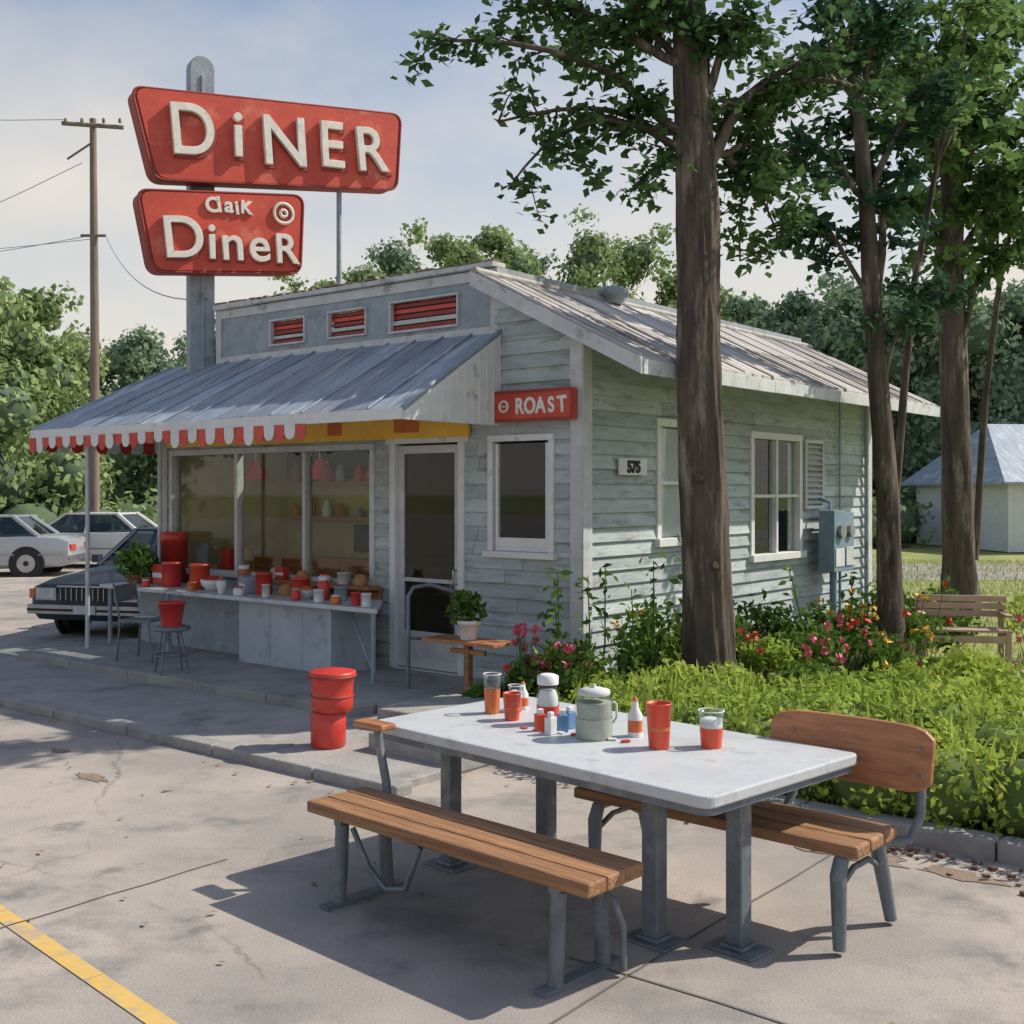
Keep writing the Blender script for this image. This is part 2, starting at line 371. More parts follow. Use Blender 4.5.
mb.obj('small_window_frame', m_white, B, bevel=.005)
mb=MB(); frame(mb,sb,3.28,4.45,1.22,2.53,w=.08,mulls=[3.865],rails=[1.88])
frame(mb,sb,1.30,2.2,1.47,2.58,w=.08,mulls=[],rails=[2.02]); mb.obj('side_window_frames', m_white, B, bevel=.005)
mb=MB()
mb.add([(-6.155,.018,1.0),(-2.695,.018,1.0),(-2.695,.018,2.37),(-6.155,.018,2.37)],[(0,1,2,3)])
mb.add([(-.965,-.002,1.41),(-.40,-.002,1.41),(-.40,-.002,2.39),(-.965,-.002,2.39)],[(0,1,2,3)])
mb.add([(-.018,3.28,1.22),(-.018,4.45,1.22),(-.018,4.45,2.53),(-.018,3.28,2.53)],[(0,1,2,3)])
mb.add([(-.018,1.3,1.47),(-.018,2.2,1.47),(-.018,2.2,2.58),(-.018,1.3,2.58)],[(0,1,2,3)])
mb.obj('window_glass', m_glass, B)
mb=MB()
mb.box(-.045,-.03,1.3,2.2,1.48,2.57)
mb.box(-.065,-.05,3.29,3.42,1.23,2.52); mb.box(-.065,-.05,4.34,4.44,1.23,2.52)
mb.obj('window_curtains', m_white, B)
mb=MB(); mb.box(.04,.075,4.56,4.60,1.72,2.56); mb.box(.04,.075,5.05,5.09,1.72,2.56); mb.box(.04,.075,4.60,5.05,2.52,2.56); mb.box(.04,.075,4.60,5.05,1.72,1.76)
for i in range(11):
    T=Matrix.Translation((.058,4.825,1.80+i*.068))@Matrix.Rotation(R(35),4,'Y'); mb.box(-.022,.022,-.224,.224,-.005,.005,0,T)
mb.obj('louvre_shutter', m_trim, B)
mb=MB()
mb.box(-2.39,-2.31,-.05,.08,.12,2.42); mb.box(-1.455,-1.375,-.05,.08,.12,2.42); mb.box(-2.44,-1.325,-.055,.085,2.42,2.50); mb.box(-2.31,-1.455,-.09,.08,.10,.14)
mb.obj('door_frame', m_white, B, bevel=.005)
mb=MB()
for a,b,c,d in [(-2.31,-2.23,.15,2.40),(-1.535,-1.457,.15,2.40),(-2.23,-1.535,2.32,2.40),(-2.23,-1.535,1.02,1.06),(-2.23,-1.535,.15,.25)]:
    mb.box(a,b,.0,.035,c,d)
mb.box(-2.23,-1.535,.01,.025,.25,.52,0)
mb.tube([(-1.51,-.005,1.02),(-1.51,-.05,1.02),(-1.51,-.05,1.16),(-1.51,-.005,1.16)],.01,8,1)
mb.obj('door', [m_trim,m_chrome], B, bevel=.004)
mb=MB()
for z0,z1 in ((1.06,2.32),(.52,1.02)): mb.add([(-2.23,.02,z0),(-1.535,.02,z0),(-1.535,.02,z1),(-2.23,.02,z1)],[(0,1,2,3)])
mb.obj('door_glass', glass_mat('door_glass',(.5,.52,.52),.01), B)
mb=MB(); mb.box(-6.25,-1.30,-.07,-.035,2.47,2.78)
for x,w in ((-5.6,.3),(-4.5,.5),(-3.3,.22),(-2.3,.35)): mb.box(x,x+w,-.078,-.0705,2.53,2.74,1)
mb.obj('yellow_header_board', [m_yellow,m_orgliq], B, bevel=.004)
# interior : no ceiling here, open to the unseen skylight added to brighten it
mb=MB()
BY=1.9
mb.add([(-6.3,.1,.12),(-.1,.1,.12),(-.1,3.6,.12),(-6.3,3.6,.12)],[(0,1,2,3)],2)
mb.add([(-6.3,BY,.12),(-2.55,BY,.12),(-2.55,BY,4.0),(-6.3,BY,4.0)],[(0,1,2,3)])
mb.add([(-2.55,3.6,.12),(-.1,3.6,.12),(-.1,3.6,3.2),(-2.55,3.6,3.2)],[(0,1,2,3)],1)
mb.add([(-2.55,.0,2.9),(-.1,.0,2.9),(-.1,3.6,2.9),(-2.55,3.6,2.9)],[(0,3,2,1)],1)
mb.add([(-6.3,.0,.12),(-6.3,3.6,.12),(-6.3,3.6,3.3),(-6.3,0,3.3)],[(0,1,2,3)])
mb.box(-2.58,-2.55,.06,3.6,.12,4.0,0)
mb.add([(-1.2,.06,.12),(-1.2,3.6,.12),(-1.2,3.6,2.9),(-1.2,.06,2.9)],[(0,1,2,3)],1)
mb.box(-6.2,-2.7,.10,.50,.85,.9,3); mb.box(-6.2,-2.7,1.2,1.5,.12,1.1,4); mb.box(-6.1,-2.8,BY-.22,BY-.01,1.56,1.60,4); mb.box(-6.1,-2.8,BY-.22,BY-.01,2.02,2.06,4)
mb.box(-4.95,-4.15,BY-.03,BY-.01,1.15,1.5,5); mb.box(-3.5,-2.7,BY-.03,BY-.01,1.15,1.5,1)
mb.box(-6.28,-2.59,BY-.02,BY-.005,2.10,3.2,5)
mb.obj('interior', [m_int,m_dark,m_floor,m_trim,m_orange,M('dark_green_wall',(.07,.11,.09),(.04,.07,.06),2,.8)], B)
mb=MB(); xx=-6.0
while xx<-2.85:
    w=random.uniform(.08,.24); h=random.choice([random.uniform(.1,.2),random.uniform(.2,.45)]); y=random.uniform(.12,.3); q=random.random()
    if q<.35: mb.box(xx,xx+w,y,y+.14,.9,.9+h*.8,random.choice([0,4,1,2]))
    elif q<.8: mb.lathe((xx+w/2,y+.07,.9),[(w*.4,0),(w*.5,h*.5),(w*.48,h*.8),(w*.3,h)],14,random.choice([0,2,3,4,5]))
    else: mb.lathe((xx+w/2,y+.07,.9),[(w*.3,0),(w*.55,w*.25),(w*.6,w*.5),(w*.4,w*.8),(w*.1,w*.9)],14,4)
    xx+=w+random.uniform(.02,.2)
xx=-6.0
while xx<-2.9:
    for zz in (1.60,2.06):
        h=random.uniform(.12,.3); mb.lathe((xx,BY-.12,zz),[(.06,0),(.07,h*.5),(.03,h)],10,random.choice([0,1,2,3,5]))
    xx+=random.uniform(.18,.36)
for sx in (-5.6,-4.4,-3.4):
    mb.tube([(sx,.8,3.9),(sx,.8,2.3)],.008,6,2); mb.lathe((sx,.8,2.08),[(.18,0),(.12,.12),(.04,.24)],16,0)
mb.obj('interior_goods', [m_redpl,m_orgliq,m_white,m_terr,m_bread,m_trimd], B)
mb=MB(); 
for dx in (-.18,.18): mb.tube([(-1.85+dx,.5,.12),(-1.85+dx,.55,.55),(-1.85+dx,.9,.55),(-1.85+dx,.95,.12)],.014,6); mb.tube([(-1.85+dx,.55,.55),(-1.85+dx,.5,.98)],.014,6)
mb.box(-2.04,-1.66,.5,.92,.55,.58); mb.box(-2.04,-1.66,.49,.51,.78,.98); mb.obj('interior_chair', m_trim, B)
# clerestory
CW=[(-4.31,-3.75,3.60,3.86),(-3.34,-2.78,3.60,3.86),(-2.40,-1.49,3.58,3.87)]
mb=MB()
def wallholes(mb,x0,x1,z0,z1,holes,y,mi=0):
    xs=sorted({x0,x1}|{q for H in holes for q in H[:2]}); zs=sorted({z0,z1}|{q for H in holes for q in H[2:]})
    for i in range(len(xs)-1):
        for j in range(len(zs)-1):
            cx=(xs[i]+xs[i+1])/2; cz=(zs[j]+zs[j+1])/2
            if any(H[0]<cx<H[1] and H[2]<cz<H[3] for H in holes): continue
            mb.add([(xs[i],y,zs[j]),(xs[i+1],y,zs[j]),(xs[i+1],y,zs[j+1]),(xs[i],y,zs[j+1])],[(0,1,2,3)],mi)
wallholes(mb,-5.3,-.98,3.4,4.08,CW,.0)
mb.add([(-5.3,0,3.3),(-5.3,6.68,3.3),(-5.3,6.68,4.08),(-5.3,0,4.08)],[(0,3,2,1)])
mb.add([(-.98,0,3.9),(-.98,6.68,3.9),(-.98,6.68,4.08),(-.98,0,4.08)],[(0,1,2,3)])
mb.obj('clerestory_wall', m_trimd, B)
mb=MB()
for H in CW:
    x0,x1,z0,z1=H; w=.022
    mb.box(x0-w,x1+w,-.03,.03,z1,z1+w); mb.box(x0-w,x1+w,-.035,.03,z0-w,z0); mb.box(x0-w,x0,-.028,.03,z0,z1); mb.box(x1,x1+w,-.028,.03,z0,z1)
xx=-5.3
for k in range(6):
    x2=xx+.72; mb.box(xx,x2-.006,-.07-random.uniform(0,.01),.12,4.08+random.uniform(-.006,.006),4.12+random.uniform(0,.015)); xx=x2
mb.box(-5.32,-5.22,-.02,.0-.002,3.42,4.075); mb.box(-1.06,-.97,-.02,-.002,3.42,4.075); mb.box(-5.22,-1.06,-.018,-.002,3.44,3.52)
mb.box(-5.22,-1.06,-.02,-.002,3.97,4.07)
mb.obj('clerestory_trim', m_fascia, B, bevel=.004)
mb=MB()
for H in CW:
    n=5; dz=(H[3]-H[2])/n
    for i in range(n):
        a_l=random.uniform(-.01,.01)
        mb.box(H[0],H[1],.02+.004*i,.05,H[2]+i*dz+.010,H[2]+(i+1)*dz-.006+a_l*.4,[0,1,0,3,0][i])
    mb.box(H[0],H[1],.06,.07,H[2],H[3],2)
mb.obj('clerestory_slats', [m_reddk,m_trim,m_dark,m_redpl], B)
m_rust=M('rusty_edge',(.30,.22,.16),(.16,.12,.09),6,.9,bump=.3)
SKX=(-5.15,-2.65); SKY=(.25,1.75)  # extents of an added roof opening, out of view, letting light into the interior
mb=MB(); mb.box(-5.36,-1.0,SKY[1],6.75,4.04,4.09); mb.box(-5.36,-1.0,.125,SKY[0],4.04,4.09); mb.box(-5.36,SKX[0],SKY[0],SKY[1],4.04,4.09); mb.box(SKX[1],-1.0,SKY[0],SKY[1],4.04,4.09)
mb.obj('upper_roof', m_roof, B)
mb=MB(); mb.add([(SKX[0],SKY[0],4.10),(SKX[1],SKY[0],4.10),(SKX[1],SKY[1],4.10),(SKX[0],SKY[1],4.10)],[(0,1,2,3)]); mb.obj('added_skylight_glass', m_glass, B)  # pane of the added, unseen roof opening
mb=MB()
for k in range(34):
    xx=-5.28+k*.126; mb.box(xx,xx+random.uniform(.06,.13),-.05-random.uniform(0,.03),.06,4.137,4.142+random.uniform(0,.022))
mb.obj('parapet_flashing', m_rust, B)
zr=lambda x: 3.48-.5*x
mb=MB(); y=-.3
while y<7.0:
    y2=min(y+.61,7.02); dz=random.uniform(0,.012); ex=random.uniform(-.02,.015)
    for hx0,hx1 in ((-1.0,-.1),(-.1,.82+ex)):
        dz2=dz+random.uniform(0,.004)+(.01 if hx0<-.5 else 0)
        mb.prism([(hx0,y,zr(hx0)+dz2),(hx1,y,zr(hx1)+dz2),(hx1,y2-.005,zr(hx1)+dz2),(hx0,y2-.005,zr(hx0)+dz2)],(0,0,-.03))
    mb.tube([(-1.0,y+.0,zr(-1)+.018),(.825,y+.0,zr(.825)+.012)],.018,6)
    for k in (1,2): mb.tube([(-1.0,y+.2*k,zr(-1)+.014),(.825,y+.2*k,zr(.825)+.006)],.010,5)
    y=y2
mb.tube([(-1.0,-.33,zr(-1)+.02),(-1.0,7.05,zr(-1)+.02)],.04,8)
mb.obj('main_roof', m_roof, B)
mb=MB()
for ys in (-.335,7.03):
    mb.prism([(-1.05,ys,zr(-1.05)-.0),(.84,ys,zr(.84)-.0),(.84,ys,zr(.84)-.14),(-1.05,ys,zr(-1.05)-.14)],(0,.03,0))
yy=-.3
while yy<7:
    y2=min(yy+2.45,7.03); mb.box(.822,.85,yy,y2-.004,zr(.84)-.14+random.uniform(-.004,.004),zr(.84)-.012); yy=y2
mb.obj('roof_fascia', m_fascia, B, bevel=.004)
mb=MB()
mb.add([(-1.0,-.3,zr(-1)-.12),(.82,-.3,zr(.82)-.12),(.82,7.02,zr(.82)-.12),(-1.0,7.02,zr(-1)-.12)],[(0,3,2,1)])
mb.obj('soffit', m_trim, B)
ze=2.66; zc=3.46; ye=-1.33
zcan=lambda y: ze+(zc-ze)*(y-ye)/(0-ye)
mb=MB(); n=14
for i in range(n):
    a=i/n; b=(i+1)/n
    xe0=-7.1+6.18*a; xe1=-7.1+6.18*b-.004; xt0=-6.2+5.28*a; xt1=-6.2+5.28*b-.004; dz=random.uniform(0,.008); ey=ye-.02-random.uniform(0,.02)
    mb.prism([(xe0,ey,ze+dz),(xe1,ey,ze+dz),(xt1,-.002,zc+dz),(xt0,-.002,zc+dz)],(0,0,-.025))
    mb.tube([(xe0,ye-.02,ze+.015),(xt0,-.002,zc+.015)],.012,6)
for i in range(11):
    a=i/11; b=(i+1)/11
    mb.prism([(-7.1,ye+(7.0-ye)*a,ze),(-7.1,ye+(7.0-ye)*b-.004,ze),(-6.2,0+6.7*b-.004,zc),(-6.2,6.7*a,zc)],(0,0,-.025))
mb.tube([(-.93,ye-.02,ze+.01),(-.93,-.01,zc+.01)],.022,6)
mb.add([(-6.2,0,zc-.01),(-5.3,0,zc-.01),(-5.3,6.7,zc-.01),(-6.2,6.7,zc-.01)],[(0,1,2,3)])
mb.obj('canopy_roof', m_canopy, B)
FH=.10
mb=MB()
xx=-7.1
while xx<-.93:
    x2=min(xx+2.06,-.915); mb.box(xx,x2-.004,ye-.045,ye-.022,ze-FH+random.uniform(-.004,.004),ze+.0); xx=x2
mb.box(-7.13,-7.105,ye-.02,6.9,ze-FH,ze-.0)
mb.prism([(-.935,ye-.02,ze-.03),(-.935,-.03,zc-.03),(-.935,-.03,ze-.10),(-.935,ye-.02,ze-FH)],(.02,0,0))
for k in range(12):
    yy=ye+.08+k*.1; mb.box(-.915,-.909,yy,yy+.012,ze-FH+.004,zcan(yy)-.04)
mb.obj('canopy_fascia', m_white, B)
mb=MB(); mb.add([(-7.08,ye,ze-.07),(-.94,ye,ze-.07),(-.94,-.03,ze+.14),(-7.08,-.03,ze+.14)],[(0,3,2,1)]); mb.obj('canopy_soffit', m_white, B)
mb=MB(); x=-7.1; k=0; zt=ze-FH+.006
while x<-2.25:
    w=.15; d=random.uniform(.10,.17)
    yy=ye-.055+random.uniform(-.008,.008)
    pts=[(x,yy,zt),(x+w-.004,yy+random.uniform(-.01,.01),zt)]+[(x+w/2+(w/2-.002)*math.cos(t),yy+random.uniform(-.003,.003),zt-d*.6-d*.5*math.sin(t)) for t in [math.pi*j/6 for j in range(7)]]
    mb.prism(pts,(0,.006,0),k%2); x+=w; k+=1
y=ye
while y<2:
    w=.17; d=.15; pts=[(-7.135,y,zt),(-7.135,y+w-.004,zt)]+[(-7.135,y+w/2+(w/2-.002)*math.cos(t),zt-d*.6-d*.5*math.sin(t)) for t in [math.pi*j/6 for j in range(7)]]
    mb.prism(pts,(-.006,0,0),k%2); y+=w; k+=1
mb.obj('awning_fringe', [m_redpl,m_white], B)
mb=MB(); mb.tube([(-6.05,-1.25,.05),(-6.05,-1.25,2.58)],.026,10); mb.tube([(-6.3,-.12,.14),(-6.3,-.12,2.7)],.03,8); mb.obj('canopy_post', m_trim, B)
mb=MB(); x=-6.4
while x<-1.0:
    mb.box(x,x+1.07,-1.9,-.05,-.02,.14+random.uniform(-.003,.003)); x+=1.08
mb.box(-1.0,-.78,-1.6,-.05,-.02,.14)
mb.obj('front_deck', m_conc, B, bevel=.012)
mb=MB(); mb.box(-.05,.80,-2.62,-2.05,0,.19); mb.box(-.55,.35,-2.04,-1.15,0,.22); mb.obj('concrete_steps', m_kerb, B, bevel=.02)
mb=MB(); mb.lathe((-.95,1.9,3.96),[(.12,0),(.12,.07),(.18,.08),(.19,.13),(.13,.18),(.05,.19)],16); mb.obj('roof_vent', m_trimd, B)
mb=MB(); mb.box(-5.05,-4.6,2.4,3.0,4.09,4.42); mb.box(-5.12,-4.53,2.35,3.05,4.42,4.45); mb.obj('roof_unit', m_fascia, B, bevel=.01)
mb=MB(); mb.tube([(.06,5.6,1.7),(.06,5.6,3.2)],.015,6); mb.tube([(.07,6.45,.2),(.07,6.45,3.1)],.03,8); mb.obj('wall_conduit', m_trimd, B)

def text(name,s,size,mat,loc,rotz=0,ext=.02,off=.0,parent=None,align='CENTER',tilt=0,sx=1,shear=0):
    cu=bpy.data.curves.new(name,'FONT'); cu.body=s; cu.size=size; cu.extrude=ext; cu.offset=off; cu.align_x=align; cu.bevel_depth=.004; cu.shear=shear
    o=bpy.data.objects.new(name,cu); scene.collection.objects.link(o)
    bpy.context.view_layer.update()
    me=bpy.data.meshes.new_from_object(o.evaluated_get(bpy.context.evaluated_depsgraph_get()))
    bpy.data.objects.remove(o)
    me.materials.clear(); me.materials.append(mat)
    ob=bpy.data.objects.new(name,me); scene.collection.objects.link(ob); ob.parent=parent
    ob.matrix_local=Matrix.Translation(loc)@Matrix.Rotation(rotz,4,'Z')@Matrix.Rotation(R(90),4,'X')@Matrix.Rotation(tilt,4,'Z')@Matrix.Diagonal((sx,1,1,1))
    return ob
S=empty('roast_sign', W(-.47,-.10,2.73), TH)
mb=MB(); mb.box(-.46,.46,-.03,.04,-.14,.14,0)
for a,b,c,d in [(-.46,.46,.12,.145),(-.46,.46,-.145,-.12),(-.465,-.44,-.12,.12),(.44,.465,-.12,.12)]: mb.box(a,b,-.04,-.0301,c,d,1)
mb.obj('sign_board',[m_red,m_reddk],S)
for i,ch in enumerate('ROAST'):
    text('sign_letter_'+ch.lower(),ch,.20+random.uniform(-.012,.012),m_letter,(-.14+i*.123,-.034,-.068+random.uniform(-.005,.005)),ext=.006,off=.003,parent=S,sx=.82,tilt=R(random.uniform(-3,3)))
mb=MB(); pts=[(-.33+.05*math.cos(t),-.036,.05*math.sin(t)) for t in [6.283*j/16 for j in range(17)]]; mb.tube(pts,.012,6); mb.tube([(-.36,-.036,0),(-.30,-.036,0)],.008,6); mb.obj('sign_ring',m_letter,S)
S=empty('address_plate', W(.05,.75,2.17), TH+R(90))
mb=MB(); mb.box(-.24,.24,-.02,.0,-.08,.08); mb.obj('plate',m_white,S,bevel=.004)
text('plate_digits','575',.15,m_black,(0,-.024,-.05),ext=.003,off=.004,parent=S)

# ---------------------------------------------------------------- big diner sign
SG=empty('diner_sign', (-3.6,13.6,0), math.atan2(.53,.85))
def rounded(pts,r,n=6):
    out=[]; N_=len(pts)
    for i in range(N_):
        p=Vector(pts[i]); a=Vector(pts[i-1]); b=Vector(pts[(i+1)%N_])
        p0=p+(a-p).normalized()*r; p1=p+(b-p).normalized()*r
        for k in range(n+1):
            t=k/n; out.append((1-t)**2*p0+2*t*(1-t)*p+t*t*p1)
    return out
def signbody(name,pts,mi):
    o=rounded(pts,.14); c=sum(o,Vector((0,0)))/len(o)
    mb=MB(); mb.prism([(p.x,-.10,p.y) for p in o],(0,.26,0),1)
    inn=[c+(p-c)*1.0 - (p-c).normalized()*.04 for p in o]
    mb.prism([(p.x,-.115,p.y) for p in inn],(0,.0145,0),0)
    mb.tube([(p.x,-.10,p.y) for p in o]+[(o[0].x,-.10,o[0].y)],.016,6,1,False)
    mb.obj(name,[m_red,m_reddk],SG)
signbody('upper_panel',[(-.90,6.52),(2.50,6.78),(2.44,5.80),(-.64,5.50)],0)
signbody('lower_panel',[(-.84,5.36),(1.17,5.56),(1.13,4.60),(-.66,4.44)],0)
for ch,s,z,sz,sxx,tl in [('D',-.20,5.84,.84,.90,5),('i',.33,5.90,.78,1.05,2),('N',.92,5.88,.84,.95,4),('E',1.52,5.95,.80,.88,3),('R',2.06,5.98,.78,.95,6)]:
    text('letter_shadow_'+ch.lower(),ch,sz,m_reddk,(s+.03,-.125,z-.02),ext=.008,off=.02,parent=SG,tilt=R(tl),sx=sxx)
    text('letter_'+ch.lower(),ch,sz,m_letter,(s,-.16,z),ext=.03,off=.003,parent=SG,tilt=R(tl),sx=sxx)
for i,(ch,s,z,sz,tl) in enumerate([('D',-.30,4.64,.68,6),('i',.02,4.66,.60,2),('n',.27,4.67,.60,4),('e',.60,4.69,.58,5),('R',.93,4.70,.50,3)]):
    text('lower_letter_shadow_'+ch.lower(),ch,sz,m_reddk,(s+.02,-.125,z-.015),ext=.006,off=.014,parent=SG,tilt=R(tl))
    text('lower_letter_'+ch.lower(),ch,sz,m_letter,(s,-.15,z),ext=.022,off=.003,parent=SG,tilt=R(tl))
for i,(ch,s,z,sz,tl) in enumerate([('C',.02,5.21,.24,-4),('l',.12,5.22,.25,8),('a',.22,5.23,.25,-6),('i',.33,5.22,.22,5),('K',.43,5.24,.21,-5)]):
    text('small_letter_'+ch.lower(),ch,sz,m_letter,(s,-.13,z),ext=.01,off=.004,parent=SG,tilt=R(tl+4))
mb=MB()
for rr in (.12,.04): mb.tube([(.90+rr*math.cos(t),-.13,5.30+rr*math.sin(t)) for t in [6.283*j/20 for j in range(21)]],.02,6,0,False)
mb.obj('ring_emblem',m_letter,SG)
mb=MB()
o=[(-.15,3.0),(.15,3.0),(.15,6.98)]+[(.15*math.cos(t),6.98+.15*math.sin(t)) for t in [math.pi*j/8 for j in range(1,8)]]+[(-.15,6.98)]
mb.prism([(p[0],.17,p[1]) for p in o],(0,.16,0)); mb.tube([(1.69,.02,4.05),(1.69,.02,5.9)],.035,8)
mb.box(-.3,.3,.161,.20,5.9,6.0); mb.box(-.3,.3,.161,.20,5.0,5.1); mb.box(-.02,.02,.15,.169,3.1,6.9)
mb.obj('sign_post',m_trimd,SG,bevel=.01)

# ---------------------------------------------------------------- counter and stuff
CN=empty('serving_counter', C, TH)
mb=MB(); mb.prism([(-6.25,-.98,.80),(-1.62,-.98,.80),(-2.25,-.28,.80),(-6.25,-.28,.80)],(0,0,.045),0); mb.obj('top',m_top,CN,bevel=.01)
mb=MB(); mb.box(-3.85,-2.45,-.82,-.78,.14,.80,0); mb.box(-3.83,-2.47,-.78,-.3,.16,.78,0); mb.box(-2.447,-2.39,-.85,-.3,.14,.80,0)
for xx in (-6.15,-5.0,-1.75): mb.tube([(xx,-.90,.14),(xx,-.90,.80)],.025,8,1)
for xx in (-6.15,-5.0): mb.tube([(xx,-.34,.14),(xx,-.34,.80)],.025,8,1)
mb.tube([(-1.75,-.88,.2),(-2.39,-.6,.75)],.014,6,1)
mb.box(-6.15,-3.87,-.5,-.46,.14,.78,1)
for xx in (-3.35,-2.85): mb.box(xx,xx+.008,-.823,-.819,.15,.79,1)
mb.obj('base',[M('counter_panel',(.46,.51,.55),(.34,.39,.44),2,.6,c3=(.24,.27,.30),s3=2.5,t3=.56),m_trimd],CN,bevel=.006)
mb=MB(); mb.box(-4.1,-2.5,-.26,-.055,.92,.96); mb.box(-4.1,-2.5,-.075,-.052,.70,.92); mb.obj('window_shelf',m_orange,CN,bevel=.005)
def item(name,x,y,z,kind,r,h,mats):
    mb=MB()
    if kind=='can': mb.lathe((0,0,0),[(r*.96,0),(r,.01),(r,h*.9),(r*1.04,h*.9),(r*1.04,h),(r*.9,h)],18)
    elif kind=='box': mb.box(-r,r,-r*.6,r*.6,0,h); mb.box(-r*.98,r*.98,-r*.61,r*.61,h*.35,h*.6,1)
    elif kind=='jar': mb.lathe((0,0,0),[(r*.9,0),(r,.02),(r,h*.7),(r*.7,h*.82),(r*.7,h*.86)],18); mb.lathe((0,0,h*.86),[(r*.76,0),(r*.76,h*.14)],18,1)
    elif kind=='bowl': mb.lathe((0,0,0),[(r*.5,0),(r*.9,h*.5),(r,h),(r*.94,h),(r*.8,h*.6)],20); mb.lathe((0,0,h*.6),[(r*.8,0),(r*.5,h*.6),(r*.1,h*.75)],16,1)
    elif kind=='loaf': mb.lathe((0,0,0),[(r*.9,0),(r*1.0,h*.4),(r*.8,h*.85),(r*.3,h)],16)
    p=W(x,y,z); return mb.obj(name,mats,None,loc=p,rot=(0,0,TH+random.uniform(-.5,.5)),bevel=(.004 if kind=='box' else 0))
nm={'box':'food_box','can':'food_tin','jar':'food_jar','bowl':'food_bowl','loaf':'bread_loaf'}
spec=[(-5.6,'box',.12,.2,[m_redpl,m_white]),(-5.3,'can',.1,.24,[m_redpl]),(-5.02,'can',.07,.16,[m_white]),(-4.78,'can',.10,.24,[m_redor]),(-4.5,'bowl',.12,.10,[m_white,m_redpl]),
(-4.2,'jar',.07,.24,[m_terr,m_white]),(-3.95,'box',.13,.15,[m_trimd,m_white]),(-3.65,'can',.08,.2,[m_redpl]),(-3.42,'loaf',.09,.1,[m_bread]),
(-3.18,'can',.09,.17,[m_redor]),(-2.95,'bowl',.11,.08,[m_trim,m_orgliq]),(-2.7,'jar',.055,.2,[m_redpl,m_white]),(-2.52,'can',.06,.12,[m_trimd]),(-2.33,'loaf',.07,.07,[m_bread])]
for x,k,r,h,ms in spec:
    item(nm[k],x,-.58+random.uniform(-.12,.12),.848,k,r*1.1,h*1.15,ms)
for x,k,ms in ((-5.45,'jar',[m_redpl,m_white]),(-4.65,'can',[m_orgliq]),(-4.05,'bowl',[m_white,m_terr]),(-3.75,'jar',[m_white,m_redpl]),(-3.35,'can',[m_trim]),(-2.9,'jar',[m_redpl,m_trimd]),(-2.55,'can',[m_white]),(-2.3,'jar',[m_orgliq,m_white]),(-2.05,'can',[m_redpl]),(-1.88,'can',[m_white])):
    item(nm[k],x,-.86+random.uniform(-.04,.04),.848,k,random.uniform(.04,.06),random.uniform(.08,.15),ms)
for x,k,ms in ((-3.95,'box',[m_redpl,m_white]),(-3.6,'loaf',[m_bread]),(-3.25,'jar',[m_white,m_redpl]),(-2.95,'can',[m_trim]),(-2.7,'loaf',[m_bread])): item(nm[k],x,-.16,.962,k,.07,random.uniform(.08,.14),ms)
item('red_canister',-5.95,-.16,.14,'can',.16,1.3,[m_redpl])
m_leafA=leaf_mat('leaf_mid',(.04,.090,.020),(.17,.28,.06),.35)
m_leafT=leaf_mat('leaf_tree',(.035,.08,.036),(.14,.24,.08),.4)
m_leafR=leaf_mat('leaf_tree_light',(.06,.12,.045),(.20,.31,.10),.45)
m_leafD=leaf_mat('leaf_dark_tree',(.025,.062,.042),(.085,.165,.08),.35)
m_leafH=leaf_mat('leaf_hedge',(.18,.29,.045),(.48,.56,.12),.4)
m_leafB=leaf_mat('leaf_distant_hazed',(.17,.25,.11),(.38,.48,.21),.3)  # distance haze put into the leaf colour as paler greens
m_leafC=leaf_mat('leaf_distant_blue_hazed',(.14,.22,.15),(.29,.39,.24),.3)  # bluish distance haze mixed into the leaf colour
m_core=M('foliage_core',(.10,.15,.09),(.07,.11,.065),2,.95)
m_pink=M('petal_pink',(.70,.17,.24),(.55,.09,.13),5,.6); m_yel=M('petal_yellow',(.75,.5,.05),(.6,.35,.04),5,.6); m_redf=M('petal_red',(.65,.08,.05),(.5,.04,.03),5,.6)
def stool(x,y):
    e=empty('bar_stool',W(x,y,.14),TH); mb=MB()
    mb.lathe((0,0,.42),[(.17,0),(.185,.01),(.185,.035),(.16,.045)],20,0)
    for k in range(4):
        a=k*math.pi/2+.4; mb.tube([(.10*math.cos(a),.10*math.sin(a),.42),(.15*math.cos(a),.15*math.sin(a),.2),(.19*math.cos(a),.19*math.sin(a),0)],.011,6,0)
    mb.tube([(.155*math.cos(t),.155*math.sin(t),.18) for t in [6.283*j/16 for j in range(17)]],.008,6,0,False)
    mb.obj('frame',m_steel,e)
stool(-3.75,-1.72)
e=empty('red_bucket',W(-3.75,-1.72,.606),0); mb=MB(); mb.lathe((0,0,0),[(.095,0),(.13,.22),(.14,.22),(.14,.24),(.12,.24),(.09,.02)],20); mb.tube([(.135*math.cos(t),0,.22+.13*math.sin(t)) for t in [math.pi*j/10 for j in range(11)]],.005,5,1,False); mb.obj('pail',[m_redpl,m_steel],e)
mb=MB()
for dx in (-.2,.2):
    mb.tube([(dx,-.2,0),(dx,-.16,.42),(dx,.18,.42),(dx,.22,0)],.012,6); mb.tube([(dx,.18,.42),(dx,.26,.82)],.012,6)
mb.box(-.21,.21,-.18,.2,.42,.44); mb.box(-.2,.2,.235,.25,.62,.8)
mb.obj('metal_chair',m_steel,loc=W(-4.75,-1.35,.14),rot=(0,0,TH+2.0))
e=empty('red_barrel',W(-.36,-2.72,.062),0); mb=MB()
mb.lathe((0,0,0),[(.12,0),(.13,.02),(.13,.25),(.12,.26)],24,0)
mb.lathe((.03,0,.265),[(.14,0),(.152,.02),(.156,.1),(.15,.11),(.162,.24),(.175,.25),(.175,.285),(.16,.29),(.05,.31)],24,0)
